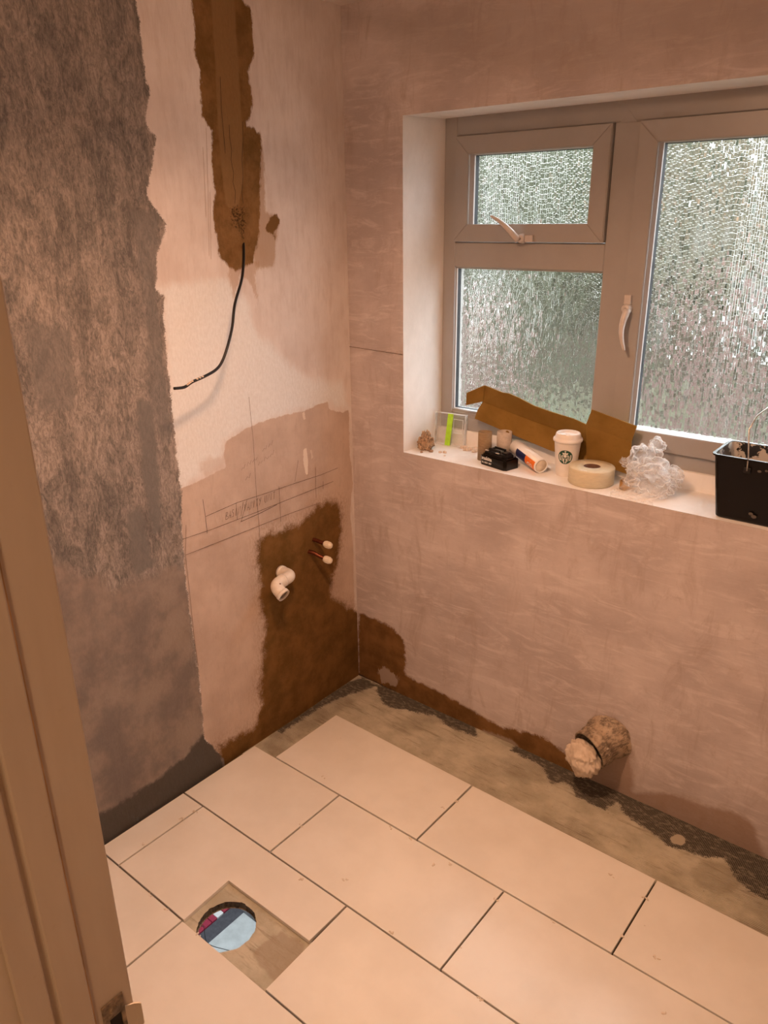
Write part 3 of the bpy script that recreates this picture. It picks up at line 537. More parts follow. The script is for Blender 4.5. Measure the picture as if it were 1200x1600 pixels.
vv = [bm.verts.new(tuple(c)) for c in co2]
for f in F2: bm.faces.new([vv[k] for k in f][::-1])
n = 96; ra = []; rb = []
for k in range(n):
    a = 2*math.pi*k/n; rr = HR*(1+.10*(float(fnoise([[math.cos(a)*9, math.sin(a)*9, 0]], 5)[0])-.47))+.0008
    r2 = HR+.004+.002*math.sin(k*2.7)
    ra.append(bm.verts.new((HC[0]+rr*math.cos(a), HC[1]+rr*math.sin(a), FZ-.0015))); rb.append(bm.verts.new((HC[0]+r2*math.cos(a), HC[1]+r2*math.sin(a), -.0365)))
for k in range(n): bm.faces.new((ra[k], rb[k], rb[(k+1) % n], ra[(k+1) % n]))
bm.to_mesh(me); bm.free()
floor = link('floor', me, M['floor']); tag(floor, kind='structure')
tag(box('floor_hall', (DX0-.8, -4.0, -.04), (3.0, FRONT, -.002), simple('brown_hall_carpet', (.22, .15, .09), .95, 0, .2, 60)), kind='structure')

# ------------------------------------------------------------------ floor tiles, each one a part of the floor
G = .0026
yb, yc, yd = -.5745, -.8765, -1.1795
def tile(pts, z=0.0, seed=0):
    r = random.Random(seed); bm = bmesh.new(); prism_bm(bm, pts, FZ+.0015, z, .0007)
    o = from_bm('tile', bm, M['tile'], floor); return o
def rect(x0, x1, y1, y0): return [(x0+G, y0+G), (x1-G, y0+G), (x1-G, y1-G), (x0+G, y1-G)]
tile([(.118, yb+G), (.7195-G, yb+G), (.7215-G, -.277), (.120, -.268)], .0005)
tile([(.7195+G, yb+G), (1.326-G, yb+G), (1.328-G, -.281), (.7225+G, -.277)], 0)
tile([(1.326+G, yb+G), (1.932-G, yb+G), (1.932-G, -.283), (1.328+G, -.281)], -.0003)
tile([(1.932+G, yb+G), (RW-.006, yb+G), (RW-.006, -.283), (1.932+G, -.283)])
tile([(.013, yc+G), (.412-G, yc+G), (.413-G, yb-G), (.118, yb-G), (.017, yb-G)], .0004)
tile([(.412+G, yc+G), (1.016-G, yc+G), (1.017-G, yb-G), (.413+G, yb-G)], 0)
tile([(1.016+G, yc+G), (1.622-G, yc+G), (1.622-G, yb-G), (1.017+G, yb-G)], .0003)
tile([(1.622+G, yc+G), (RW-.006, yc+G), (RW-.006, yb-G), (1.622+G, yb-G)])
tile([(.008, yd+G), (.108-G, yd+G), (.109-G, yc-G), (.012, yc-G)], -.0004)
# the tile notched round the hole
tile([(.108+G, yd+G), (.405, yd+G), (.397, -1.018), (.708, -1.017), (.712-G, yc-G), (.109+G, yc-G)], .0004)
tile([(.716+G, yd+G), (1.320-G, yd+G), (1.320-G, yc-G), (.712+G, yc-G)], .0002)
tile([(1.320+G, yd+G), (RW-.006, yd+G), (RW-.006, yc-G), (1.320+G, yc-G)])
tile([(.006, -1.485+G), (.407-G, -1.485+G), (.404-G, yd-G), (.006, yd-G)], .0005)
tile([(.407+G, -1.485+G), (1.010-G, -1.485+G), (1.010-G, yd-G), (.404+G, yd-G)], .0006)
tile([(1.010+G, -1.485+G), (1.614-G, -1.485+G), (1.614-G, yd-G), (1.010+G, yd-G)])
tile([(1.614+G, -1.485+G), (RW-.006, -1.485+G), (RW-.006, yd-G), (1.614+G, yd-G)])
for x0, x1 in ((.006, .11), (.11, .713), (.713, 1.317), (1.317, RW-.004)): tile(rect(x0, x1, -1.487, FRONT+.004))
# dabs of adhesive squeezed up through the joints and stray specks
bm = bmesh.new(); r = random.Random(3)
for (x, y) in DATA['crumbs']:
    for k in range(r.randint(2, 4)):
        s = r.uniform(.0015, .0036); mm_ = Matrix.Translation((x+r.uniform(-.008, .008), y+r.uniform(-.004, .004), .0004)) @ Matrix.Rotation(r.random()*3, 4, 'Z') @ Matrix.Diagonal((s*r.uniform(1, 2.6), s, s*.7, 1))
        bmesh.ops.create_icosphere(bm, subdivisions=1, radius=1, matrix=mm_)
o = from_bm('adhesive_crumbs', bm, M['crumb'], floor); tag(o, 'pale specks of adhesive stuck in the tile joints', kind='stuff')

# ------------------------------------------------------------------ pencil lines and writing on the left wall
def strip_bm(bm, pts, w, plane='x', off=.0026):
    P = [Vector((p[0], p[1])) for p in pts]
    L_, R_ = [], []
    for i, p in enumerate(P):
        t = (P[min(i+1, len(P)-1)]-P[max(i-1, 0)]); t = t.normalized() if t.length else Vector((1, 0)); nrm = Vector((-t.y, t.x))*w/2
        for S, sg in ((L_, 1), (R_, -1)):
            q = p+nrm*sg
            S.append(bm.verts.new((off, q.x, q.y) if plane == 'x' else (q.x, -off, q.y)))
    for i in range(len(P)-1): bm.faces.new((L_[i], L_[i+1], R_[i+1], R_[i]))
def densify(pts, n=5):
    out = []
    for a, b in zip(pts, pts[1:]):
        for k in range(n): out.append([a[0]+(b[0]-a[0])*k/n, a[1]+(b[1]-a[1])*k/n])
    return out+[pts[-1]]
for k, pl in DATA['LN'].items():
    bm = bmesh.new(); strip_bm(bm, pl, .0017 if k[0] != 'v' else .0015)
    from_bm('pencil_line', bm, M['pencil'] if k not in ('v1', 'h1', 'v5') else M['ink'], wl, flip=False)
for pl in DATA['CR']:
    bm = bmesh.new(); strip_bm(bm, pl, .0016); from_bm('crack', bm, M['crack'], wl, flip=False)
for pl in DATA['SC']:
    bm = bmesh.new(); strip_bm(bm, pl, .0013); from_bm('scratch', bm, M['scratch'], wl, flip=False)
for pl in DATA['BL']:
    bm = bmesh.new(); strip_bm(bm, pl, .0018, 'y'); from_bm('pencil_line', bm, M['pencil'], wb, flip=False)
GL = {'B': [[(0, 0), (0, 1), (.5, .95), (.55, .7), (.1, .52), (.6, .4), (.6, .1), (0, 0)]], 'A': [[(0, 0), (.35, 1), (.7, 0)], [(.15, .35), (.6, .38)]],
 'S': [[(.6, .9), (.2, 1), (.05, .75), (.5, .45), (.5, .1), (0, .02)]], 'I': [[(.2, 0), (.25, 1)]], 'N': [[(0, 0), (.05, 1), (.55, .05), (.62, 1)]],
 'V': [[(0, 1), (.3, 0), (.65, 1)]], 'T': [[(0, .95), (.7, 1)], [(.35, 1), (.32, 0)]], 'Y': [[(0, 1), (.3, .5)], [(.65, 1), (.15, 0)]], 'U': [[(0, 1), (.05, .2), (.3, 0), (.55, .2), (.6, 1)]],
 '/': [[(0, -.4), (.55, 1.4)]], 'C': [[(.6, .9), (.2, .95), (0, .5), (.2, .05), (.6, .1)]], 'O': [[(.3, 0), (0, .5), (.3, 1), (.6, .5), (.3, 0)]], 'R': [[(0, 0), (0, 1), (.55, .8), (.05, .5), (.6, 0)]],
 'L': [[(0, 1), (0, 0), (.5, .03)]], 'E': [[(.55, 1), (0, 1), (0, 0), (.55, 0)], [(0, .5), (.4, .52)]], 'H': [[(0, 0), (0, 1)], [(.55, 0), (.55, 1)], [(0, .5), (.55, .55)]], 'W': [[(0, 1), (.2, 0), (.4, .8), (.6, 0), (.85, 1)]]}
def write(text, a, b, h, w, seed):
    r = random.Random(seed); bm = bmesh.new(); a = Vector(a); b = Vector(b); n = len(text)
    for i, ch in enumerate(text):
        if ch == ' ': continue
        o = a+(b-a)*(i/n); sx = (b-a).length/n*.95
        for st in GL.get(ch, []):
            strip_bm(bm, [(o.x+p[0]*sx+r.uniform(-1, 1)*.0008+p[1]*h*.15, o.y+p[1]*h+r.uniform(-1, 1)*.001) for p in st], w, 'x', .0028)
    return from_bm('handwriting', bm, M['pencil'], wl, flip=False)
a, b = DATA['txt']['a']; o = write('BASIN/VANITY UNIT', a, b, .024, .0017, 1); tag(o, 'pencilled note reading basin vanity unit')
# worn, illegible pencil marks above it
a, b = DATA['txt']['b']; bm = bmesh.new(); r = random.Random(6)
for row, (x0, x1, z0) in enumerate(((0, .55, 0), (.6, 1.0, .012), (.45, .95, -.022), (.1, .3, -.04))):
    n_ = int((x1-x0)*26); pts = []
    for k in range(n_):
        u = x0+(x1-x0)*k/n_; pts.append((a[0]+(b[0]-a[0])*u+r.uniform(-.002, .002), a[1]+(b[1]-a[1])*u+z0+(.013 if k % 2 else 0)*r.uniform(.3, 1)))
    for k in range(0, n_-3, 4): strip_bm(bm, pts[k:k+4], .0013, 'x', .0028)
o = from_bm('pencil_scribble', bm, M['pencil'], wl, flip=False); tag(o, 'faint illegible pencil scribble')

# ------------------------------------------------------------------ window
win = empty('window_1', (0, 0, 0), kind='structure')
def quad_panel(name, a, b, c, d, mat, parent, nx=24, ny=6, rel=.0015, ax=None):
    a, b, c, d = map(Vector, (a, b, c, d)); vs = []; nrm = (b-a).cross(d-a).normalized()
    for i in range(nx+1):
        for j in range(ny+1):
            u, v = i/nx, j/ny; p = (a*(1-u)+b*u)*(1-v)+(d*(1-u)+c*u)*v
            e = 0 if i in (0, nx) or j in (0, ny) else (float(fnoise([[p.x*8, p.y*8, p.z*8]], 4)[0])-.5)*rel
            vs.append(p+nrm*e)
    fs = [(i*(ny+1)+j, (i+1)*(ny+1)+j, (i+1)*(ny+1)+j+1, i*(ny+1)+j+1) for i in range(nx) for j in range(ny)]
    return pyd(name, vs, fs, mat, parent, smooth=True, recalc=False)
FX0, FX1, FZ0, FZ1 = .246, 1.486, 1.022, 2.008
SB = .17   # the sill stops at a small plaster step under the frame
# left reveal, head reveal, right reveal, sill and step below the frame
quad_panel('window_reveal', (WX0, 0, WZ0), (WX0, 0, WZ1), (FX0, WY+.01, WZ1+.006), (FX0, WY+.01, WZ0), M['reveal'], win)
quad_panel('window_reveal', (WX1, 0, WZ1), (WX1, 0, WZ0), (FX1, WY+.01, WZ0), (FX1, WY+.01, WZ1+.006), M['reveal'], win)
quad_panel('window_reveal', (WX0, 0, WZ1), (WX1, 0, WZ1), (FX1, WY+.01, WZ1+.006), (FX0, WY+.01, WZ1+.006), M['reveal'], win)
quad_panel('window_sill', (WX1, -.001, WZ0), (WX0, -.001, WZ0), (WX0, SB+.03, WZ0), (WX1, SB+.03, WZ0), M['reveal'], win)
box('sill_step', (WX0+.002, WY-.012, WZ0-.002), (WX1-.002, WY+.03, FZ0+.002), M['reveal'], win, .002)
# outer frame, one piece of mitred profile each
fy0, fy1 = WY, WY+.06
def bar(name, x0, x1, z0, z1, y0=None, y1=None, mat=None, parent=win, bev=.0035):
    return box(name, (x0, fy0 if y0 is None else y0, z0), (x1, fy1 if y1 is None else y1, z1), mat or M['upvc'], parent, bev)
OX0, OX1, OZ0, OZ1 = .292, 1.440, 1.068, 1.953
MX0, MX1 = .806, .880; TZ0, TZ1 = 1.566, 1.643
bar('frame_jamb', FX0, OX0, FZ0, FZ1); bar('frame_jamb', OX1, FX1, FZ0, FZ1)
bar('frame_head', OX0-.001, OX1+.001, OZ1, FZ1); bar('frame_bottom', OX0-.001, OX1+.001, FZ0, OZ0)
bar('mullion', MX0, MX1, OZ0-.001, OZ1+.001); bar('transom', OX0-.001, MX0+.001, TZ0, TZ1)
# pointed joint of the mullion and the head
bm = bmesh.new(); prism_bm(bm, [(MX0+.012, 0), (MX1-.012, 0), (MX1-.028, .018), ((MX0+MX1)/2, .030), (MX0+.028, .018)], 0, .0012, .0004)
from_bm('mullion_joint', bm, M['upvc'], win, loc=(0, WY-.0002, OZ1-.002), rot=(math.pi/2, 0, 0))
def sash(parent, x0, x1, z0, z1, wdt, proud=.014):
    """four mitred sash rails with a stepped inner bead"""
    y0 = WY-proud; y1 = WY+.045; r = []
    X0, X1, Z0, Z1 = x0+wdt, x1-wdt, z0+wdt, z1-wdt
    for nm, q in (('sash_stile', [(x0, z0), (X0, Z0), (X0, Z1), (x0, z1)]), ('sash_stile', [(x1, z0), (x1, z1), (X1, Z1), (X1, Z0)]), ('sash_rail', [(x0, z1), (X0, Z1), (X1, Z1), (x1, z1)]), ('sash_rail', [(x0, z0), (x1, z0), (X1, Z0), (X0, Z0)])):
        bm = bmesh.new(); a = [bm.verts.new((p[0], y0, p[1])) for p in q]; b = [bm.verts.new((p[0], y1, p[1])) for p in q]
        bm.faces.new(a); bm.faces.new(b[::-1])
        for i in range(4): bm.faces.new((a[i], b[i], b[(i+1) % 4], a[(i+1) % 4]))
        bmesh.ops.bevel(bm, geom=[e for e in bm.edges if abs(e.verts[0].co.y-y0) < 1e-6 and abs(e.verts[1].co.y-y0) < 1e-6], offset=.0022, segments=2, affect='EDGES')
        from_bm(nm, bm, M['upvc'], parent)
    return X0, X1, Z0, Z1
def glazing(parent, x0, x1, z0, z1, mat, yface, deep=.030):
    """sloping bead, black gasket, spacer bar, and the pane set back"""
    def ring(name, a, b, ya_, yb_, m_):
        bm = bmesh.new(); A = [bm.verts.new((x, ya_, z)) for x, z in a]; B = [bm.verts.new((x, yb_, z)) for x, z in b]
        for i in range(4): bm.faces.new((A[i], A[(i+1) % 4], B[(i+1) % 4], B[i]))
        return from_bm(name, bm, m_, parent)
    R_ = lambda d: [(x0+d, z0+d), (x1-d, z0+d), (x1-d, z1-d), (x0+d, z1-d)]
    ring('glazing_bead', R_(-.010), R_(.002), yface-.001, yface+.009, M['upvc'])
    ring('glazing_bead', R_(.002), R_(.003), yface+.009, yface+.014, M['bead'])
    ring('gasket', R_(.003), R_(.003), yface+.014, yface+.018, M['gasket'])
    ring('spacer_bar', R_(.003), R_(.004), yface+.018, yface+.025, M['gasket'])
    ring('gasket', R_(.004), R_(.0045), yface+.025, yface+deep+.002, M['gasket'])
    o = box('glass_pane', (x0+.001, yface+deep, z0+.001), (x1-.001, yface+deep+.004, z1-.001), [mat, M['outer_glass']], parent)
    for p in o.data.polygons: p.material_index = 0 if p.normal.y < -.5 else 1
    return o
op = empty('top_opener', (0, 0, 0)); op.parent = win
X0, X1, Z0, Z1 = sash(op, .2935, .8045, 1.645, 1.9515, .052)
glazing(op, X0+.009, X1-.009+.009, Z0-.004, Z1+.0, M['pane'], WY-.006)
glazing(win, OX0+.001, MX0-.001, 1.092, TZ0-.002, M['pane_soft'], WY+.001, .03)
bar('frame_bottom', OX0, MX0, OZ0-.002, 1.094, WY+.002, WY+.05)
sa = empty('casement', (0, 0, 0)); sa.parent = win
X0, X1, Z0, Z1 = sash(sa, .8815, 1.4385, OZ0+.001, 1.9515, .054)
glazing(sa, X0+.007, X1, Z0-.028+.001, Z1+.001, M['pane_wet'], WY-.006)
# handles: rectangular keep, boss with lock hole, tapering lever
def window_handle(parent, base, rz, swing):
    """base: point on the frame; rz turns the whole fitting, swing turns the lever"""
    h = empty('window_handle', base, rot=(0, rz, 0)); h.parent = parent
    # the plate lies along -z of the fitting, lever along +z
    box('keep', (-.010, -.012, -.030), (.010, .002, -.004), M['handle'], h, .002)
    bm = bmesh.new(); lathe_bm(bm, [(.0005, -.020), (.009, -.020), (.0125, -.017), (.014, -.008), (.015, .002)], 24)
    from_bm('boss', bm, M['handle'], h, loc=(0, 0, .008), rot=(math.pi/2, 0, 0), smooth=True).scale = (1, 1, -1)
    lathe('lock_hole', [(.0002, 0), (.0034, 0), (.0036, .002)], M['hole_black'], h, n=16, loc=(0, -.0205, .008), rot=(math.pi/2, 0, 0))
    L_ = .112; c, s_ = math.cos(swing), math.sin(swing); pts = []; rad = []
    for i in range(15):
        t = i/14; along = t*L_; side = -.006+.010*math.sin(t*3.0); y = -.018-.020*math.sin(min(1, t*1.6)*math.pi/2)
        x = along*s_+side*c; z = along*c-side*s_+.010
        pts.append((x, y, z)); rad.append(.0108*(1-t*.62) if t < .97 else .003)
    o = tube('lever', pts, rad, M['handle'], h, n=14); return h
window_handle(op, (.556, WY-.014, 1.656), math.radians(-90), math.radians(38))
window_handle(sa, (.898, WY-.014, 1.478), math.radians(180), math.radians(-6))

# ------------------------------------------------------------------ door lining in the foreground
dl = empty('door_1', (DX0, FRONT, 0), kind='structure')
def L(p): return (p[0]-DX0, p[1]-FRONT, p[2])
def jb(name, lo, hi, mat=None, bev=.002, par=dl): return box(name, L(lo), L(hi), mat or M['jamb'], par, bev)
jb('door_lining', (DX0-.03, FRONT-.118, -.01), (DX0, FRONT+.0005, DT+.03))
jb('door_stop', (DX0-.001, FRONT-.070, -.005), (DX0+.0045, FRONT-.0415, DT-.0), None, .0018)
jb('lining_strip', (DX0-.001, FRONT-.102, -.005), (DX0+.0045, FRONT-.076, DT-.0), None, .0018)
jb('paint_edge', (DX0-.0005, FRONT-.0425, -.004), (DX0+.0012, FRONT-.0395, DT-.01), M['jamb_rub'], .0004)
jb('door_lining', (DX1, FRONT-.118, -.01), (DX1+.03, FRONT+.0005, DT+.03))
jb('door_stop', (DX1-.0125, FRONT-.078, -.005), (DX1+.001, FRONT-.042, DT), None, .0025)
jb('door_head', (DX0, FRONT-.118, DT), (DX1, FRONT+.0005, DT+.03))
# moulded architrave on the hall side
bm = bmesh.new()
prof = [(0, 0), (0, .012), (.006, .018), (.016, .018), (.020, .012), (.034, .010), (.046, .014), (.052, .012), (.058, 0)]
a = [bm.verts.new((-.004-p[0], -.118-p[1], -.005)) for p in prof]; b = [bm.verts.new((-.004-p[0], -.118-p[1], DT+.06)) for p in prof]
for i in range(len(prof)-1): bm.faces.new((a[i], a[i+1], b[i+1], b[i]))
bm.faces.new(a); bm.faces.new(b[::-1]); bm.faces.new((a[-1], a[0], b[0], b[-1]))
from_bm('architrave', bm, M['jamb'], dl)
# strike plate: flat plate with a bolt hole, screw and bent lip
sp = empty('strike_plate', (0.0004, -.020, .974)); sp.parent = dl
bm = bmesh.new()
for lo, hi in (((0, -.013, .014), (.0016, .010, .036)), ((0, -.013, -.060), (.0016, .010, -.022)), ((0, -.013, -.023), (.0016, -.007, .015)), ((0, .0055, -.023), (.0016, .010, .015))): box_bm(bm, lo, hi, .0003, 1)
from_bm('plate', bm, M['old_metal'], sp)
box('bolt_hole', (-.001, -.0075, -.023), (.0004, .006, .015), M['hole_black'], sp)
lathe('screw', [(.0002, .0022), (.003, .0022), (.0042, .0010), (.0044, 0)], M['old_metal'], sp, n=16, loc=(.0010, -.002, .024), rot=(0, math.pi/2, 0))
lip = [(.0002, .010), (.002, .015), (.0035, .019), (.006, .0225), (.0075, .024)]
bm = bmesh.new(); A, B = [], []
for i, (x, y) in enumerate(lip):
    t = i/(len(lip)-1); A.append(bm.verts.new((x, y, .016-.004*t))); B.append(bm.verts.new((x, y, -.026+.010*t)))
for i in range(len(lip)-1): bm.faces.new((A[i], A[i+1], B[i+1], B[i]))
o = from_bm('lip', bm, M['jamb'], sp); o.modifiers.new('thickness', 'SOLIDIFY').thickness = .0014
jb('dark_edge_piece', (DX0-.001, FRONT-.004, 1.708), (DX0+.0012, FRONT+.0016, 1.742), M['old_metal'], .001)  # small dark raised piece on the room-side edge of the lining

# ------------------------------------------------------------------ fittings on the walls
# cable
P = DATA['P']['cable']
cb = tube('electric_cable', P, .0039, M['black'], n=10, sub=5)
tag(cb, 'loose black electric cable hanging out of the brown filled chase in the wall', 'cable')
bm = bmesh.new(); r = random.Random(9); sp_ = smooth_path(P, 5)
for k in (46, 47, 48, 50, 51, 52, 53):
    p = sp_[k]; bmesh.ops.create_icosphere(bm, subdivisions=1, radius=1, matrix=Matrix.Translation(p+Vector((.0015, 0, .0022))) @ Matrix.Diagonal((.003, .0045, .003, 1)))
o = from_bm('plaster_splash', bm, M['flake'], cb); o['label'] = 'pale plaster splashes near the cut end'
# waste pipe: two elbows in an S
y0, z0 = -.388, .598
wp = empty('waste_pipe', (0, y0, z0), label='white plastic waste pipe with two elbows coming out of the brown patch', cat='pipe')
def elbow(name, pts, r, parent, mouth=False):
    bm = bmesh.new(); path = smooth_path(pts, 6); tube_pts(bm, path, r, 24, caps=not mouth); return from_bm(name, bm, M['white_plastic'], parent, smooth=True)
tube('pipe_stub', [(-.01, 0, 0), (.030, 0, 0)], .0175, M['white_plastic'], wp, n=24)
E1 = [(.006, 0, 0), (.028, 0, 0), (.044, -.003, 0), (.053, -.012, 0), (.055, -.026, -.001), (.055, -.044, -.002)]
elbow('elbow', E1, .0205, wp)
tube('socket_collar', [(.001, 0, 0), (.012, 0, 0)], .0225, M['white_plastic'], wp, n=24)
tube('socket_collar', [(.055, -.036, -.001), (.055, -.047, -.002)], .0222, M['white_plastic'], wp, n=24)
E2 = [(.055, -.040, -.002), (.055, -.056, -.003), (.058, -.070, -.006), (.068, -.079, -.012), (.082, -.081, -.020), (.098, -.080, -.029)]
o = elbow('elbow', E2, .0215, wp, mouth=True); md = o.modifiers.new('thickness', 'SOLIDIFY'); md.thickness = .003; md.offset = -1
tube('socket_collar', [(.088, -.0805, -.0235), (.099, -.080, -.0295)], .0232, M['white_plastic'], wp, n=24, caps=False).modifiers.new('thickness', 'SOLIDIFY').thickness = .0022
d_ = (Vector((.098, -.080, -.029))-Vector((.082, -.081, -.020))).normalized()
tube('pipe_bore', [Vector((.092, -.080, -.0257)), Vector((.090, -.080, -.0247))], .019, simple('grey_pipe_bore', (.22, .20, .19), .5), wp, n=24)
for q in ((.078, -.076, .006), (.058, -.088, .004)):
    bm = bmesh.new(); bmesh.ops.create_icosphere(bm, subdivisions=2, radius=.0028); from_bm('screw_dot', bm, M['copper'], wp, loc=q)
# two capped copper supply pipes
def supply(y, z, dx, dy, dz, label, bend=0):
    t = empty('supply_pipe', (0, y, z), label=label, cat='pipe', group='capped copper supply pipes')
    tube('copper_pipe', [(-.01, 0, 0), (dx*.3, dy*.3, dz*.3+bend), (dx*.6, dy*.6, dz*.6+bend*.5), (dx, dy, dz)], .0075, M['copper'], t, n=16, sub=4)
    d = Vector((dx, dy, dz)).normalized(); q = d.to_track_quat('Z', 'Y').to_euler()
    lathe('end_cap', [(.0086, -.006), (.0105, -.004), (.0118, 0), (.0125, .006), (.0118, .010), (.0122, .013), (.0118, .018), (.0095, .024), (.005, .027), (.0004, .0275)], M['cap'], t, n=28, loc=(dx, dy, dz), rot=q, caps=(True, False))
    bm = bmesh.new()
    for k in range(10):
        a = 2*math.pi*k/10; box_bm(bm, (.0113*math.cos(a)-.0012, .0113*math.sin(a)-.0012, .002), (.0113*math.cos(a)+.0012, .0113*math.sin(a)+.0012, .017))
    from_bm('grip_rib', bm, M['cap'], t, loc=(dx, dy, dz), rot=q)
supply(-.221, .660, .052, .006, -.006, 'upper of two copper pipes with cream push caps in the brown patch')
supply(-.249, .622, .056, .024, -.020, 'lower of two copper pipes with cream push caps in the brown patch', .004)
# soil pipe and the bag stuffed in its mouth
so = empty('soil_pipe', (1.048, 0, .178), label='mortar-smeared grey soil pipe stub sticking out low in the window wall', cat='pipe')
axis = Vector((-.030, -.075, -.022)); q = axis.to_track_quat('Z', 'Y').to_euler()
lathe('pipe', [(.066, -.045), (.066, .02), (.064, .022), (.063, .045), (.0655, .047), (.0655, .056), (.063, .058), (.0625, .070), (.0645, .072), (.0645, .082), (.060, .084), (.058, .082), (.058, .03)], M['soil'], so, n=48, loc=(0, 0, 0), rot=q)
bm = bmesh.new(); r = random.Random(5); ring = []
N_ = 60
A, B, C_ = [], [], []
for k in range(N_):
    a = 2*math.pi*k/N_; rr = .070+.012*float(fnoise([[math.cos(a)*3, math.sin(a)*3, 0]], 2)[0])
    A.append(bm.verts.new((rr*math.cos(a), -.001, rr*math.sin(a)))); B.append(bm.verts.new((.9*rr*math.cos(a)-.004, -.012-.006*math.sin(k*1.7), .9*rr*math.sin(a)))); C_.append(bm.verts.new((.055*math.cos(a)-.01, -.022, .055*math.sin(a))))
for k in range(N_):
    j = (k+1) % N_; bm.faces.new((A[k], A[j], B[j], B[k])); bm.faces.new((B[k], B[j], C_[j], C_[k]))
o = from_bm('mortar_collar', bm, M['soil'], so, smooth=True)
def crumple(name, rad, seed, freq, amp, mat, sub=5, ridge=True, parent=None, loc=None, rot=None, shape=None, flat_z=None, octs=(4, 3)):
    bm = bmesh.new(); bmesh.ops.create_icosphere(bm, subdivisions=sub, radius=1); co = np.array([v.co[:] for v in bm.verts])
    n1 = fnoise(co*freq, seed, octs[0]); n2 = fnoise(co*freq*2.3+5, seed+9, octs[1])
    if ridge:
        d = 1-2*np.abs(n1-.47)*2.2; d2 = 1-2*np.abs(n2-.45)*2.2; f = 1+amp*(d-.5)+amp*.5*(d2-.5)
    else: f = 1+amp*(n1-.47)*2+amp*.5*(n2-.45)*2
    co = co*f[:, None]*np.array(rad)
    if shape is not None: co = shape(co)
    if flat_z is not None: co[:, 2] = np.maximum(co[:, 2], flat_z)
    for v, c in zip(bm.verts, co): v.co = c
    return from_bm(name, bm, mat, parent, loc=loc, rot=rot, smooth=ridge)
def bagshape(c):
    # hangs as two soft lobes out of the pipe mouth
    z = c[:, 2]; low = np.clip(-z/.07, 0, 1); c = c.copy()
    c[:, 0] *= 1-.35*low; a = np.arctan2(c[:, 0], c[:, 1]); c[:, 0] += .004*np.sin(z*160); c[:, 2] -= .012*low*np.cos(c[:, 0]*95)
    c[:, 1] += .006*np.sin(c[:, 0]*210)*low; return c
pb = crumple('plastic_bag', (.056, .042, .066), 4, np.array([2.6, 2.6, .7]), .20, M['old_bag'], 5, True, loc=(1.008, -.090, .128), rot=(.30, .10, -.35), shape=bagshape)
tag(pb, 'dusty off-white plastic bag stuffed in the mouth of the soil pipe', 'bag')

# ------------------------------------------------------------------ things on the window sill
S = WZ0
def disp_rock(name, rad, loc, seed, mat, label, cat, group=None, sub=4, freq=2.2, amp=.45, rz=0):
    o = crumple(name, rad, seed, freq, amp, mat, sub, False, flat_z=-rad[2]*.62, loc=(loc[0], loc[1], loc[2]+rad[2]*.62), rot=(0, 0, rz))
    return tag(o, label, cat, group)
disp_rock('mortar_lump', (.027, .024, .036), (.271, .073, S), 3, M['mortar'], 'rough brown lump of broken mortar in the left corner of the sill', 'rubble', sub=5, freq=2.6, amp=.6)
cr = [(.286, .030, .0042, 'tiny dark mortar crumb on the sill in front of the brown lump'), (.308, .056, .0075, 'larger dark mortar crumb right of the brown lump'), (.338, .066, .0055, 'pale mortar crumb midway between lump and brown tube'), (.352, .074, .0060, 'greyish mortar crumb nearest the brown board tube'), (.372, .044, .0035, 'faint lilac-grey speck at the sill edge left of the battery')]
for k, (x, y, s, lb_) in enumerate(cr):
    disp_rock('mortar_crumb', (s*1.2, s, s*.8), (x, y, S), 20+k, M['mortar_dark'] if k < 2 else M['flake'], lb_, 'crumb', 'mortar crumbs on the sill', sub=2)
fl = [(.372, .160, .014, .010, .0065, 'blunt pinkish plaster chip lowest at left of the chip pile'), (.398, .147, .017, .009, .007, 'thick plaster chip at the front of the chip pile'), (.408, .170, .024, .008, .005, 'long thin plaster chip lying across the back of the pile'), (.428, .152, .020, .010, .0065, 'plaster chip tucked beside the brown board tube'), (.430, .172, .022, .009, .007, 'rear plaster chip of the pile, nearest the window frame')]
for k, (x, y, a_, b_, c_, lb_) in enumerate(fl):
    o = disp_rock('plaster_chip', (a_, b_, c_), (x, y, S), 40+k, M['flake'], lb_, 'rubble', 'plaster chips on the sill', sub=3, amp=.3, rz=.6+.25*k)
# clear tray with a green strip, leaning on the window
tr = empty('clear_tray', (.3085, .166, S), rot=(math.radians(-5), 0, math.radians(6)), label='clear plastic tray with lime green strip leaning in the left corner of the window', cat='tray')
bm = bmesh.new()
w_, h_, d_ = .118, .112, .020
for lo, hi in (((-w_/2, .008, 0), (w_/2, .0095, h_)),): box_bm(bm, lo, hi)
for lo, hi in (((-w_/2, -.008, 0), (-w_/2+.0012, .008, h_)), ((w_/2-.0012, -.008, 0), (w_/2, .008, h_)), ((-w_/2, -.008, 0), (w_/2, .008, .0012))): box_bm(bm, lo, hi)
from_bm('tray_shell', bm, M['clear_tray'], tr)
bm = bmesh.new(); tube_pts(bm, [(-w_/2, -.008, .001), (-w_/2, -.008, h_), (w_/2, -.008, h_), (w_/2, -.008, .001), (-w_/2, -.008, .001)], .0022, 8, False); from_bm('rim', bm, M['tray_rim'], tr)
bm = bmesh.new(); tube_pts(bm, [(.014, -.006, .046), (.014, -.006, .094), (.050, -.006, .094), (.050, -.006, .046), (.014, -.006, .046)], .0018, 8, False); from_bm('moulded_panel', bm, M['tray_rim'], tr)
gs = pyd('green_strip', [(-.014, -.0115, .0), (.006, -.0115, 0), (.0135, -.0115, .112), (-.007, -.0115, .112), (-.014, -.0095, .0), (.006, -.0095, 0), (.0135, -.0095, .112), (-.007, -.0095, .112)], [(0, 1, 2, 3), (7, 6, 5, 4), (0, 4, 5, 1), (1, 5, 6, 2), (2, 6, 7, 3), (3, 7, 4, 0)], M['green'], tr)
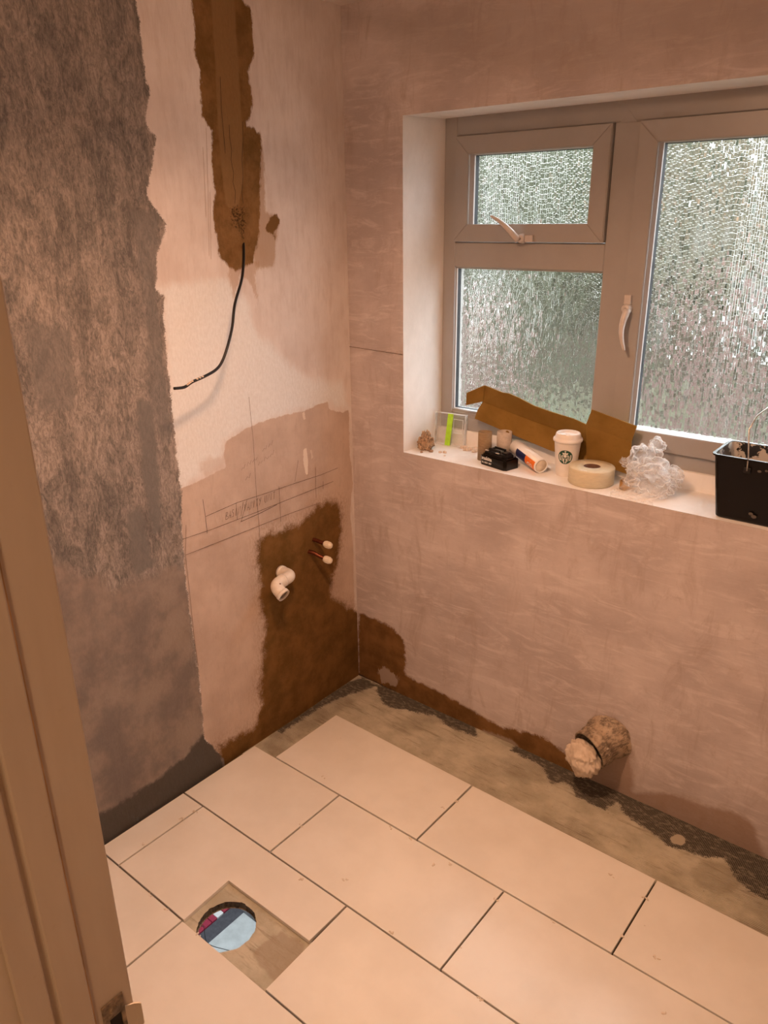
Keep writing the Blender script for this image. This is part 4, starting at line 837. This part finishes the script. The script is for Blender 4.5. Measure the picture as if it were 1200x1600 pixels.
# board tubes
def board_tube(loc, r, h, mat, label):
    o = lathe('board_tube', [(r, 0), (r, h), (r-.0025, h), (r-.0025, .001)], mat, None, n=40, close=True, loc=loc); tag(o, label, 'tube'); return o
bt = board_tube((.497, .093, S), .0225, .094, M['tube'], 'short upright brown cardboard tube behind the black battery')
bt2 = board_tube((.546, .133, S), .0245, .094, M['tube_grey'], 'pale greyish cardboard tube standing behind and right of the brown one')
# cordless tool battery
ba = empty('tool_battery', (.572, .064, S), math.radians(-13), label='black cordless tool battery with white lettering on the sill', cat='battery')
bm = bmesh.new(); prism_bm(bm, [(-.056, -.028), (-.048, -.033), (.048, -.033), (.056, -.026), (.056, .026), (.046, .033), (-.046, .033), (-.056, .028)], 0, .036, .006); from_bm('body', bm, M['black_gloss'], ba)
bm = bmesh.new(); prism_bm(bm, [(-.047, -.020), (.030, -.024), (.042, -.010), (.042, .018), (.030, .026), (-.044, .026), (-.050, .010)], .034, .046, .004); from_bm('shoulder', bm, M['black'], ba)
bm = bmesh.new(); box_bm(bm, (-.036, -.014, .044), (.012, -.009, .054), .001); box_bm(bm, (-.036, .012, .044), (.012, .017, .054), .001); box_bm(bm, (-.036, -.010, .044), (-.028, .013, .052), .001); from_bm('slide_rail', bm, M['black'], ba)
box('release_button', (.020, -.012, .045), (.038, .012, .050), M['black_gloss'], ba, .001)
bm = bmesh.new()
for k in range(5): box_bm(bm, (-.022+k*.007, -.006, .0445), (-.020+k*.007, .008, .050))
from_bm('terminals', bm, M['steel'], ba)
for q in ((-.040, -.018, .0465), (.008, -.020, .0465)): box('worn_patch', (q[0]-.006, q[1]-.003, q[2]-.001), (q[0]+.008, q[1]+.002, q[2]+.0008), simple('pale_dusty_scuff', (.62, .58, .52), .7), ba, .0005)
def text(name, s, size, mat, parent, loc, rot, ext=.0002, bold=False):
    c = bpy.data.curves.new(name, 'FONT'); c.body = s; c.size = size; c.extrude = ext; c.align_x = 'LEFT'; c.resolution_u = 2
    if bold: c.offset = size*.02
    o = bpy.data.objects.new(name, c); dg = bpy.context.evaluated_depsgraph_get(); COL.objects.link(o); bpy.context.view_layer.update()
    me = bpy.data.meshes.new_from_object(o.evaluated_get(bpy.context.evaluated_depsgraph_get())); bpy.data.objects.remove(o)
    me.materials.clear(); return link(name, me, mat, parent, loc, rot)
text('lettering', 'makita', .0165, M['logo_white'], ba, (-.047, -.0333, .0185), (math.pi/2, 0, 0), bold=True)
text('lettering', 'BL1850 18V', .0085, M['logo_white'], ba, (-.046, -.0333, .007), (math.pi/2, 0, 0))
# sealant cartridge lying on the sill, far end raised
A_ = Vector((.718, .070, S+.0245)); B_ = Vector((.582, .148, S+.046)); ax = (B_-A_); ln = ax.length
sg = empty('sealant_cartridge', A_, label='white sealant cartridge with blue and orange label lying beside the cup', cat='cartridge', rot=ax.to_track_quat('Z', 'Y').to_euler())
rc = .0235
lathe('barrel', [(.0004, .004), (rc-.004, .004), (rc-.003, 0), (rc, 0), (rc, ln), (rc-.004, ln+.004), (.006, ln+.006), (.005, ln+.010), (.0004, ln+.010)], M['cart_white'], sg, n=48)
lathe('end_plug', [(.0004, .0015), (rc-.004, .0015), (rc-.0035, .0045)], simple('cream_end_plug', (.74, .66, .55), .6), sg, n=40)
# label wraps the underside towards the room: find local direction of world (-.3,-.8,-.3)
inv = Matrix(sg.rotation_euler.to_matrix()).transposed(); dl_ = inv @ Vector((-.45, -.75, -.25)); a0 = math.atan2(dl_.y, dl_.x)
def band(name, z0_, z1_, da, mat, r_, parent, ragged=0):
    bm = bmesh.new(); n_ = 24; A1, B1 = [], []
    for k in range(n_+1):
        a = a0-da+2*da*k/n_; A1.append(bm.verts.new((r_*math.cos(a), r_*math.sin(a), z0_))); B1.append(bm.verts.new((r_*math.cos(a), r_*math.sin(a), z1_)))
    for k in range(n_): bm.faces.new((A1[k], A1[k+1], B1[k+1], B1[k]))
    return from_bm(name, bm, mat, parent, smooth=True)
band('orange_label', .006, .062, .85, M['cart_orange'], rc+.0003, sg); band('blue_label', .062, .118, .85, M['cart_blue'], rc+.0003, sg)
# white 'ap' drawn on the orange band as raised print
def on_cyl(pts2, r_, w, mat, parent):
    bm = bmesh.new()
    for st in pts2:
        P_ = [Vector(p) for p in st]
        for a1, b1 in zip(P_, P_[1:]):
            t = (b1-a1).normalized(); nn = Vector((-t.y, t.x))*w/2; a1 = a1-t*w*.3; b1 = b1+t*w*.3
            q = [a1+nn, a1-nn, b1-nn, b1+nn]; vs_ = []
            for c in q:
                an = a0+c.y/r_; vs_.append(bm.verts.new((r_*math.cos(an), r_*math.sin(an), c.x)))
            bm.faces.new(vs_)
    return from_bm('lettering', bm, mat, parent)
circ = lambda cx, cy_, r_: [(cx+r_*math.cos(k*math.pi/5), cy_+r_*math.sin(k*math.pi/5)) for k in range(11)]
on_cyl([circ(.040, 0, .0055), [(.0335, -.006), (.0335, .006)], circ(.024, 0, .0055), [(.0305, .013), (.0305, -.006)]], rc+.0008, .0026, M['logo_white'], sg)
# coffee cup
cu = empty('coffee_cup', (.780, .112, S), math.radians(0), label='white paper coffee cup with domed lid and round green logo', cat='cup')
RB, RT, HB = .0300, .0405, .112
lathe('cup_body', [(.0004, .003), (RB-.002, .003), (RB-.001, 0), (RB, 0), (RB+.0003, .002), (RT, HB)], M['paper'], cu, n=64)
lathe('lid', [(RT+.0005, HB-.006), (RT+.0035, HB-.004), (RT+.0042, HB), (RT+.0032, HB+.004), (RT-.001, HB+.005), (RT-.0015, HB+.009), (RT-.004, HB+.019), (RT-.006, HB+.021), (RT-.009, HB+.0205), (RT-.012, HB+.015), (RT-.014, HB+.013), (.0004, HB+.0125)], M['lid'], cu, n=64)
lathe('spilt_foam', [(.0004, .0006), (.008, .0010), (.013, .0004)], M['foam'], cu, n=24, loc=(-.004, -.006, HB+.0128))
box('sip_tab', (-.010, -RT+.004, HB+.0195), (.010, -RT+.010, HB+.0222), M['lid'], cu, .001)
# logo: discs and strokes laid on the cone of the cup
LA = math.radians(-72); LZ = .064
def cone_pt(u, v, off):
    z = LZ+v*1.2; r_ = RB+(RT-RB)*z/HB+off; a = LA+u*1.2/(RB+(RT-RB)*LZ/HB); return (r_*math.cos(a), r_*math.sin(a), z)
def patch(name, outline, off, mat):
    """fan-filled outline subdivided in rings so that it follows the cup"""
    bm = bmesh.new(); cx = sum(p[0] for p in outline)/len(outline); cy_ = sum(p[1] for p in outline)/len(outline); K = 6; rings = []
    c0 = bm.verts.new(cone_pt(cx, cy_, off))
    for k in range(1, K+1): rings.append([bm.verts.new(cone_pt(cx+(x-cx)*k/K, cy_+(y-cy_)*k/K, off)) for x, y in outline])
    n_ = len(outline)
    for i in range(n_):
        bm.faces.new((c0, rings[0][i], rings[0][(i+1) % n_]))
        for k in range(K-1): bm.faces.new((rings[k][i], rings[k+1][i], rings[k+1][(i+1) % n_], rings[k][(i+1) % n_]))
    return from_bm(name, bm, mat, lg)
def stroke_cup(bm, pts, w, off):
    P_ = [Vector(p) for p in smooth_path([(x, y, 0) for x, y in pts], 5)]; L1, R1 = [], []
    for i, p in enumerate(P_):
        t = (P_[min(i+1, len(P_)-1)]-P_[max(0, i-1)]).normalized(); nn = Vector((-t.y, t.x, 0))*w/2
        L1.append(bm.verts.new(cone_pt(p.x+nn.x, p.y+nn.y, off))); R1.append(bm.verts.new(cone_pt(p.x-nn.x, p.y-nn.y, off)))
    for i in range(len(P_)-1): bm.faces.new((L1[i], L1[i+1], R1[i+1], R1[i]))
lg = empty('logo', (0, 0, 0)); lg.parent = cu; lg['label'] = 'round dark green logo with white crowned figure'
LR = .0185; mm1 = .001
patch('green_disc', [(LR*math.cos(2*math.pi*k/40), LR*math.sin(2*math.pi*k/40)) for k in range(40)], .0004, M['logo_green'])
patch('face', [(.0036*math.cos(2*math.pi*k/20), .003+.0044*math.sin(2*math.pi*k/20)) for k in range(20)], .0008, M['logo_white'])
patch('crown', [(-.0058, .0072), (.0058, .0072), (.0072, .0120), (.0032, .0098), (0, .0130), (-.0032, .0098), (-.0072, .0120)], .0008, M['logo_white'])
patch('star', [((.0030 if k % 2 == 0 else .0013)*math.sin(k*math.pi/5), .0153+(.0026 if k % 2 == 0 else .0012)*math.cos(k*math.pi/5)) for k in range(10)], .0008, M['logo_white'])
bm = bmesh.new()
for sg_ in (-1, 1):
    for k in range(3): stroke_cup(bm, [(sg_*(.0040+.0020*k), .0065-.001*k), (sg_*(.0060+.0022*k), .001), (sg_*(.0048+.0024*k), -.005), (sg_*(.0062+.0022*k), -.0115+.0018*k)], .00095, .0008)
    stroke_cup(bm, [(sg_*.0020, -.003), (sg_*.0034, -.009), (sg_*.0018, -.016)], .0022, .0008)
    stroke_cup(bm, [(sg_*.0120, -.009), (sg_*.0142, -.001), (sg_*.0135, .0065)], .0024, .0008)
from_bm('hair_and_tails', bm, M['logo_white'], lg)
bm = bmesh.new(); 
for sg_ in (-1, 1): stroke_cup(bm, [(sg_*.0024, .0042), (sg_*.0012, .0042)], .0008, .0011)
stroke_cup(bm, [(-.0012, .0006), (0, .0001), (.0012, .0006)], .0007, .0011); from_bm('face_marks', bm, M['logo_green'], lg)
# roll of joint tape
tp = empty('joint_tape_roll', (.876, .086, S), label='wide roll of cream joint tape lying flat right of the cup', cat='tape')
TR, TH, TC = .0670, .0510, .0225
lathe('tape_winding', [(TC+.002, .001), (TR-.003, .0005), (TR, .003), (TR, TH-.003), (TR-.002, TH), (TC+.004, TH+.0008), (TC+.002, TH-.001)], M['tape'], tp, n=72, close=True)
lathe('core', [(TC, .0005), (TC+.002, .0005), (TC+.002, TH-.001), (TC, TH-.001)], M['core'], tp, n=48, close=True)
lathe('core_floor', [(.0004, .001), (TC, .001)], M['core'], tp, n=32)
box('label_sliver', (-.010, -TR+.006, TH+.0004), (.010, -TR+.010, TH+.0012), M['logo_white'], tp, .0002)
# cardboard packing, folded
ca = empty('cardboard_packing', (.69, .15, 1.08), label='long folded piece of brown cardboard packing leaning against the window', cat='cardboard')
def card(key, name):
    pts = [Vector(p)-Vector(ca.location) for p in DATA['P'][key]]
    bm = bmesh.new(); vs_ = [bm.verts.new(p) for p in pts]; f = bm.faces.new(vs_); bmesh.ops.triangulate(bm, faces=[f])
    o = from_bm(name, bm, M['card'], ca); md = o.modifiers.new('board', 'SOLIDIFY'); md.thickness = .0035; md.offset = 0; return o
card('card_flap', 'end_flap'); card('card_top', 'upper_panel'); card('card_low', 'lower_panel'); card('card_rtop', 'upper_panel'); card('card_rlow', 'lower_panel')
# crumpled polythene
pc = empty('clear_bag', (1.052, .078, S), label='crumpled clear plastic packaging heaped between tape roll and black bucket', cat='bag')
def poly(name, rad, seed, loc, freq=2.4, amp=.34, rot=(0, 0, 0), fz=None):
    return crumple(name, rad, seed, freq*.62, amp*1.15, M['poly'], 5, True, pc, loc, rot, flat_z=fz, octs=(2, 1))
poly('crumpled_film', (.068, .048, .052), 3, (.006, .004, .050), 2.8, .40, fz=-.050)
poly('crumpled_film', (.046, .038, .044), 8, (-.030, .034, .098), 2.2, .34)
poly('crumpled_film', (.024, .020, .020), 12, (-.006, .060, .134), 2.0, .30)
poly('crumpled_film', (.044, .030, .034), 17, (.042, .024, .054), 3.0, .34, (0, .3, .2))
poly('crumpled_film', (.022, .012, .012), 23, (-.076, .030, .072), 3.4, .5, (0, .3, 0))
# flat tail of film over the sill edge
vs_ = []; NX, NY = 30, 16
for i in range(NX+1):
    for j in range(NY+1):
        u, v = i/NX, j/NY; x = -.075+.125*u; y = -.01-.066*v; z = .003+.035*(1-v)**2+.004*abs(math.sin(u*9+v*3))
        if y < -.072: z -= .006*(v-.94)/.06
        vs_.append((x+.01*math.sin(v*6), y, z))
pyd('film_tail', vs_, [(i*(NY+1)+j, (i+1)*(NY+1)+j, (i+1)*(NY+1)+j+1, i*(NY+1)+j+1) for i in range(NX) for j in range(NY)], M['poly'], pc, smooth=True)
pr = empty('parcel_tape_roll', (.985, .090, S), label='small roll of brown parcel tape half hidden under the clear plastic', cat='tape')
lathe('tape_winding', [(.014, 0), (.020, 0), (.020, .024), (.014, .024)], M['pack_tape'], pr, n=40, close=True)
lathe('core', [(.0125, .0005), (.014, .0005), (.014, .0235), (.0125, .0235)], M['core'], pr, n=32, close=True)
# black scuttle with wire handle
def bucket():
    b_ = empty('paint_scuttle', (1.334, .084, S), label='black rectangular paint scuttle with wire handle at the right end of the sill', cat='bucket')
    H_ = .173; bw, bd, tw, td = .078, .066, .100, .078
    def rr(w, d, r_, z, n_=5):
        out = []
        for cx, cy_, a in ((w-r_, d-r_, 0), (-w+r_, d-r_, 90), (-w+r_, -d+r_, 180), (w-r_, -d+r_, 270)):
            for k in range(n_+1):
                t = math.radians(a+90*k/n_); out.append((cx+r_*math.cos(t), cy_+r_*math.sin(t), z))
        return out
    def loft(rings, cap0=None, cap1=None):
        bm = bmesh.new(); V = [[bm.verts.new(p) for p in rg] for rg in rings]; n_ = len(V[0])
        for A1, B1 in zip(V, V[1:]):
            for k in range(n_): bm.faces.new((A1[k], A1[(k+1) % n_], B1[(k+1) % n_], B1[k]))
        if cap0: bm.faces.new(V[0][::-1])
        if cap1: bm.faces.new(V[-1])
        return bm
    bm = loft([rr(bw-.004, bd-.004, .012, 0), rr(bw, bd, .014, .004), rr(tw-.001, td-.001, .016, H_-.004)], True); from_bm('body', bm, M['black_gloss'], b_, smooth=False)
    bm = loft([rr(tw-.001, td-.001, .016, H_-.006), rr(tw+.004, td+.004, .018, H_-.004), rr(tw+.004, td+.004, .018, H_), rr(tw-.003, td-.003, .016, H_)]); from_bm('rim', bm, M['black_gloss'], b_, smooth=False)
    g = Mat('black_tray_with_dried_paint'); n1 = g.noise(22, 4, .6); n2 = g.noise(16, 3, .5, (3, 3, .5))
    blot = g.ss(n1, .50, .52); c = g.mix(blot, (.02, .018, .018), (.52, .47, .41)); inm = g.fin(c, g.mix(blot, (.3, .3, .3), (.7, .7, .7)), 0, g.bump(blot, .4, .002))
    bm = loft([rr(bw-.006, bd-.006, .012, .006), rr(tw-.004, td-.004, .015, H_-.001)], True); o = from_bm('painted_inside', bm, inm, b_, flip=False)
    # wire handle hooked on the front and the back
    tube('wire_handle', [(-.012, -td-.003, H_-.030), (-.014, -td-.002, H_+.004), (-.026, -td+.012, H_+.072), (-.022, -td+.030, H_+.092), (-.018, -td+.040, H_+.104), (.0, -td+.075, H_+.124), (.030, -td+.110, H_+.118), (.026, td-.004, H_+.050), (.024, td+.003, H_-.028)], .0019, M['steel'], b_, n=8)
    for y in (-td-.002, td+.002):
        bm = bmesh.new(); box_bm(bm, (-.020, y-.002, H_-.036), (-.004, y+.002, H_-.022), .001); from_bm('handle_lug', bm, M['black'], b_)
    for q in ((.012, -.0735, .030, .006), (.020, -.0732, .024, .007), (.016, -.077, .146, .005), (.032, -.077, .150, .004)):
        bm = bmesh.new(); bmesh.ops.create_icosphere(bm, subdivisions=2, radius=1); o = from_bm('plaster_smear', bm, simple('grey_smear', (.10, .09, .08), .8), b_, loc=(q[0], q[1]-.0, q[2])); o.scale = (q[3], .0012, q[3]*.7)
bucket()

# ------------------------------------------------------------------ the room seen through the hole
LB = -2.5
tag(box('floor_lower', (-2.2, -4.0, LB-.1), (3.4, T, LB), simple('grey_lower_floor', (.10, .10, .11), .5)), kind='structure')
bm = bmesh.new(); box_bm(bm, (-2.3, -4.0, LB), (-2.2, T, -.05)); box_bm(bm, (3.4, -4.0, LB), (3.5, T, -.05)); box_bm(bm, (-2.3, T-.1, LB), (3.5, T, -.051)); box_bm(bm, (-2.3, -4.1, LB), (3.5, -4.0, -.05))
tag(from_bm('wall_lower', bm, simple('white_lower_wall', (.7, .72, .74), .9)), kind='structure')
wb_ = empty('work_table', (-.6, -.35, LB), label='dark table in the room below, seen through the round hole', cat='table')
TT = -1.86
box('tabletop', (-.45, -.45, TT-LB-.03), (.45, .25, TT-LB), simple('dark_tabletop', (.05, .05, .055), .5), wb_, .003)
for x in (-.41, .41):
    for y in (-.41, .21): box('leg', (x-.025, y-.025, 0), (x+.025, y+.025, TT-LB-.03), M['black'], wb_, .003)
def lowbox(name, x0, x1, y0, y1, z, mat, label, cat='box', rim=True):
    e = empty(name, ((x0+x1)/2, (y0+y1)/2, TT), label=label, cat=cat); w, d, h = (x1-x0)/2, (y1-y0)/2, z-TT
    box('body', (-w, -d, 0), (w, d, h-.004), mat, e, .001); box('lid', (-w-.0004, -d-.0004, h-.005), (w+.0004, d+.0004, h), mat, e, .0012); return e
MR = simple('burgundy_card', (.36, .035, .07), .5, 0, .15, 50); MW = simple('white_card', (.85, .85, .85), .5, 0, .05, 50); MP = simple('pale_blue_panel', (.56, .60, .60), .4, 0, .10, 18); MD = simple('charcoal_panel', (.085, .085, .10), .6, 0, .2, 40)
lowbox('pale_case', -.664, -.30, -.75, -.190, -1.60, MP, 'pale grey-blue case filling the right half of the view through the hole')
lowbox('charcoal_case', -.742, -.667, -.62, -.182, -1.605, MD, 'narrow charcoal case beside the pale one below the hole')
for i, (a_, b_, mt, lb_) in enumerate(((-.250, -.178, MR, 'widest burgundy box at the far end of the row below the hole'), (-.292, -.254, MW, 'white box between burgundy boxes below the hole'), (-.324, -.295, MR, 'narrow burgundy box just left of the white one below the hole'), (-.366, -.330, MR, 'burgundy box after the dark gap in the row below the hole'), (-.44, -.369, MR, 'nearest burgundy box of the row, partly behind the thin cable'))):
    lowbox('storage_box', -.86, -.746, a_, b_, -1.60, mt, lb_)
tag(tube('lower_cable', [(-.70, -.60, -1.598), (-.692, -.50, -1.55), (-.619, -.513, -1.40), (-.600, -.475, -1.39), (-.529, -.510, -1.41), (-.439, -.474, -1.42), (-.371, -.420, -1.45), (-.34, -.36, -1.598)], .0016, M['black'], sub=6, n=8), 'thin black cable looping over the pale case seen down the hole', 'cable')

# ------------------------------------------------------------------ garden outside, blurred by the glass
GZ = -2.75
tag(box('ground', (-20, .3, GZ-.2), (16, 30, GZ), simple('wet_lawn', (.066, .062, .036), .9, 0, .3, 3)), kind='structure')
def foliage(g_name, c1, c2):
    g = Mat(g_name); n = g.noise(3, 5, .7); return g.fin(g.mix(g.ss(n, .35, .65), c1, c2), .8, 0, g.bump(n, .5, .05))
FG = foliage('hedge_green', (.024, .032, .016), (.064, .074, .042)); FO = foliage('olive_leaves', (.038, .034, .020), (.088, .078, .048)); FR = foliage('russet_leaves', (.075, .038, .032), (.125, .078, .068))
BARK = simple('grey_bark', (.12, .09, .07), .9)
def shrub(name, x, y, r_, h, mat, seed, label, cat, group=None):
    e = empty(name, (x, y, GZ), label=label, cat=cat, group=group); tube('trunk', [(0, 0, 0), (.03, 0, h*.35), (0, .03, h*.6)], [.09, .07, .05], BARK, e, n=10)
    c = crumple('foliage', (r_, r_*.8, h*.5), seed, 2.6, .45, mat, 5, False, e, (0, 0, h*.58)); return e
shrub('garden_shrub', -4.2, 5.0, .95, 2.6, FG, 1, 'green shrub low behind the lower left pane of the window', 'shrub')
shrub('garden_shrub', -4.5, 7.8, .62, 3.1, FR, 2, 'russet shrub blurred in the lower left pane', 'shrub')
shrub('garden_shrub', -1.6, 4.6, .85, 2.3, FG, 4, 'green shrub behind the lower part of the large pane', 'shrub')
shrub('garden_shrub', -.9, 7.4, .50, 3.5, FR, 5, 'russet shrub blurred in the middle of the large pane', 'shrub')
shrub('garden_shrub', 1.6, 4.9, .80, 2.6, FO, 7, 'olive shrub low behind the right of the large pane', 'shrub')
for k, (x, y, r_, h, mt, lb_) in enumerate(((-14.2, 13.0, 1.4, 9.0, FG, 'tallest green tree, farthest left in the row beyond the lawn'), (-10.2, 12.6, 1.45, 8.2, FO, 'olive tree second from the left in the row beyond the lawn'),
        (-6.3, 12.8, 1.4, 8.8, FG, 'green tree third from the left in the row, behind the mullion'), (-2.6, 12.9, 1.35, 7.2, FO, 'olive tree fourth from the left in the row, behind the large pane'),
        (1.0, 13.2, 1.3, 6.4, FG, 'lower green tree behind the top right of the large pane'), (4.6, 13.0, 1.4, 7.0, FO, 'olive tree farthest right in the row beyond the lawn'))):
    shrub('garden_tree', x, y, r_, h, mt, 30+k, lb_, 'tree', 'row of trees beyond the lawn')
for k, (x, r_, h, lb_) in enumerate(((-17.2, 2.0, 12.5, 'tall dark tree in the back row, farthest left'), (-11.6, 2.0, 12.0, 'tall dark tree in the back row behind the top opener'), (-6.0, 2.0, 10.5, 'tall dark tree in the back row behind the mullion'), (-.4, 1.9, 8.2, 'lower dark tree in the back row behind the large pane'))):
    shrub('conifer_tree', x, 19.5, r_, h, FG, 50+k, lb_, 'tree', 'back row of tall trees')
fe = empty('garden_fence', (-3, 17.0, GZ), label='brown timber fence at the far end of the garden', cat='fence')
fm = simple('weathered_fence', (.10, .08, .06), .9, 0, .2, 4, .2)
bme = bpy.data.meshes.new('fence_board'); bm = bmesh.new(); box_bm(bm, (-.115, 0, 0), (.115, .025, 1.9)); bm.to_mesh(bme); bm.free(); bme.materials.append(fm)
for k in range(56):
    o = bpy.data.objects.new('fence_board', bme); COL.objects.link(o); o.parent = fe; o.location = (-8+k*.24, .02*(k % 2), .03)
for k in range(8): box('fence_post', (-8+k*1.92, .05, 0), (-7.9+k*1.92, .15, 2.0), fm, fe)
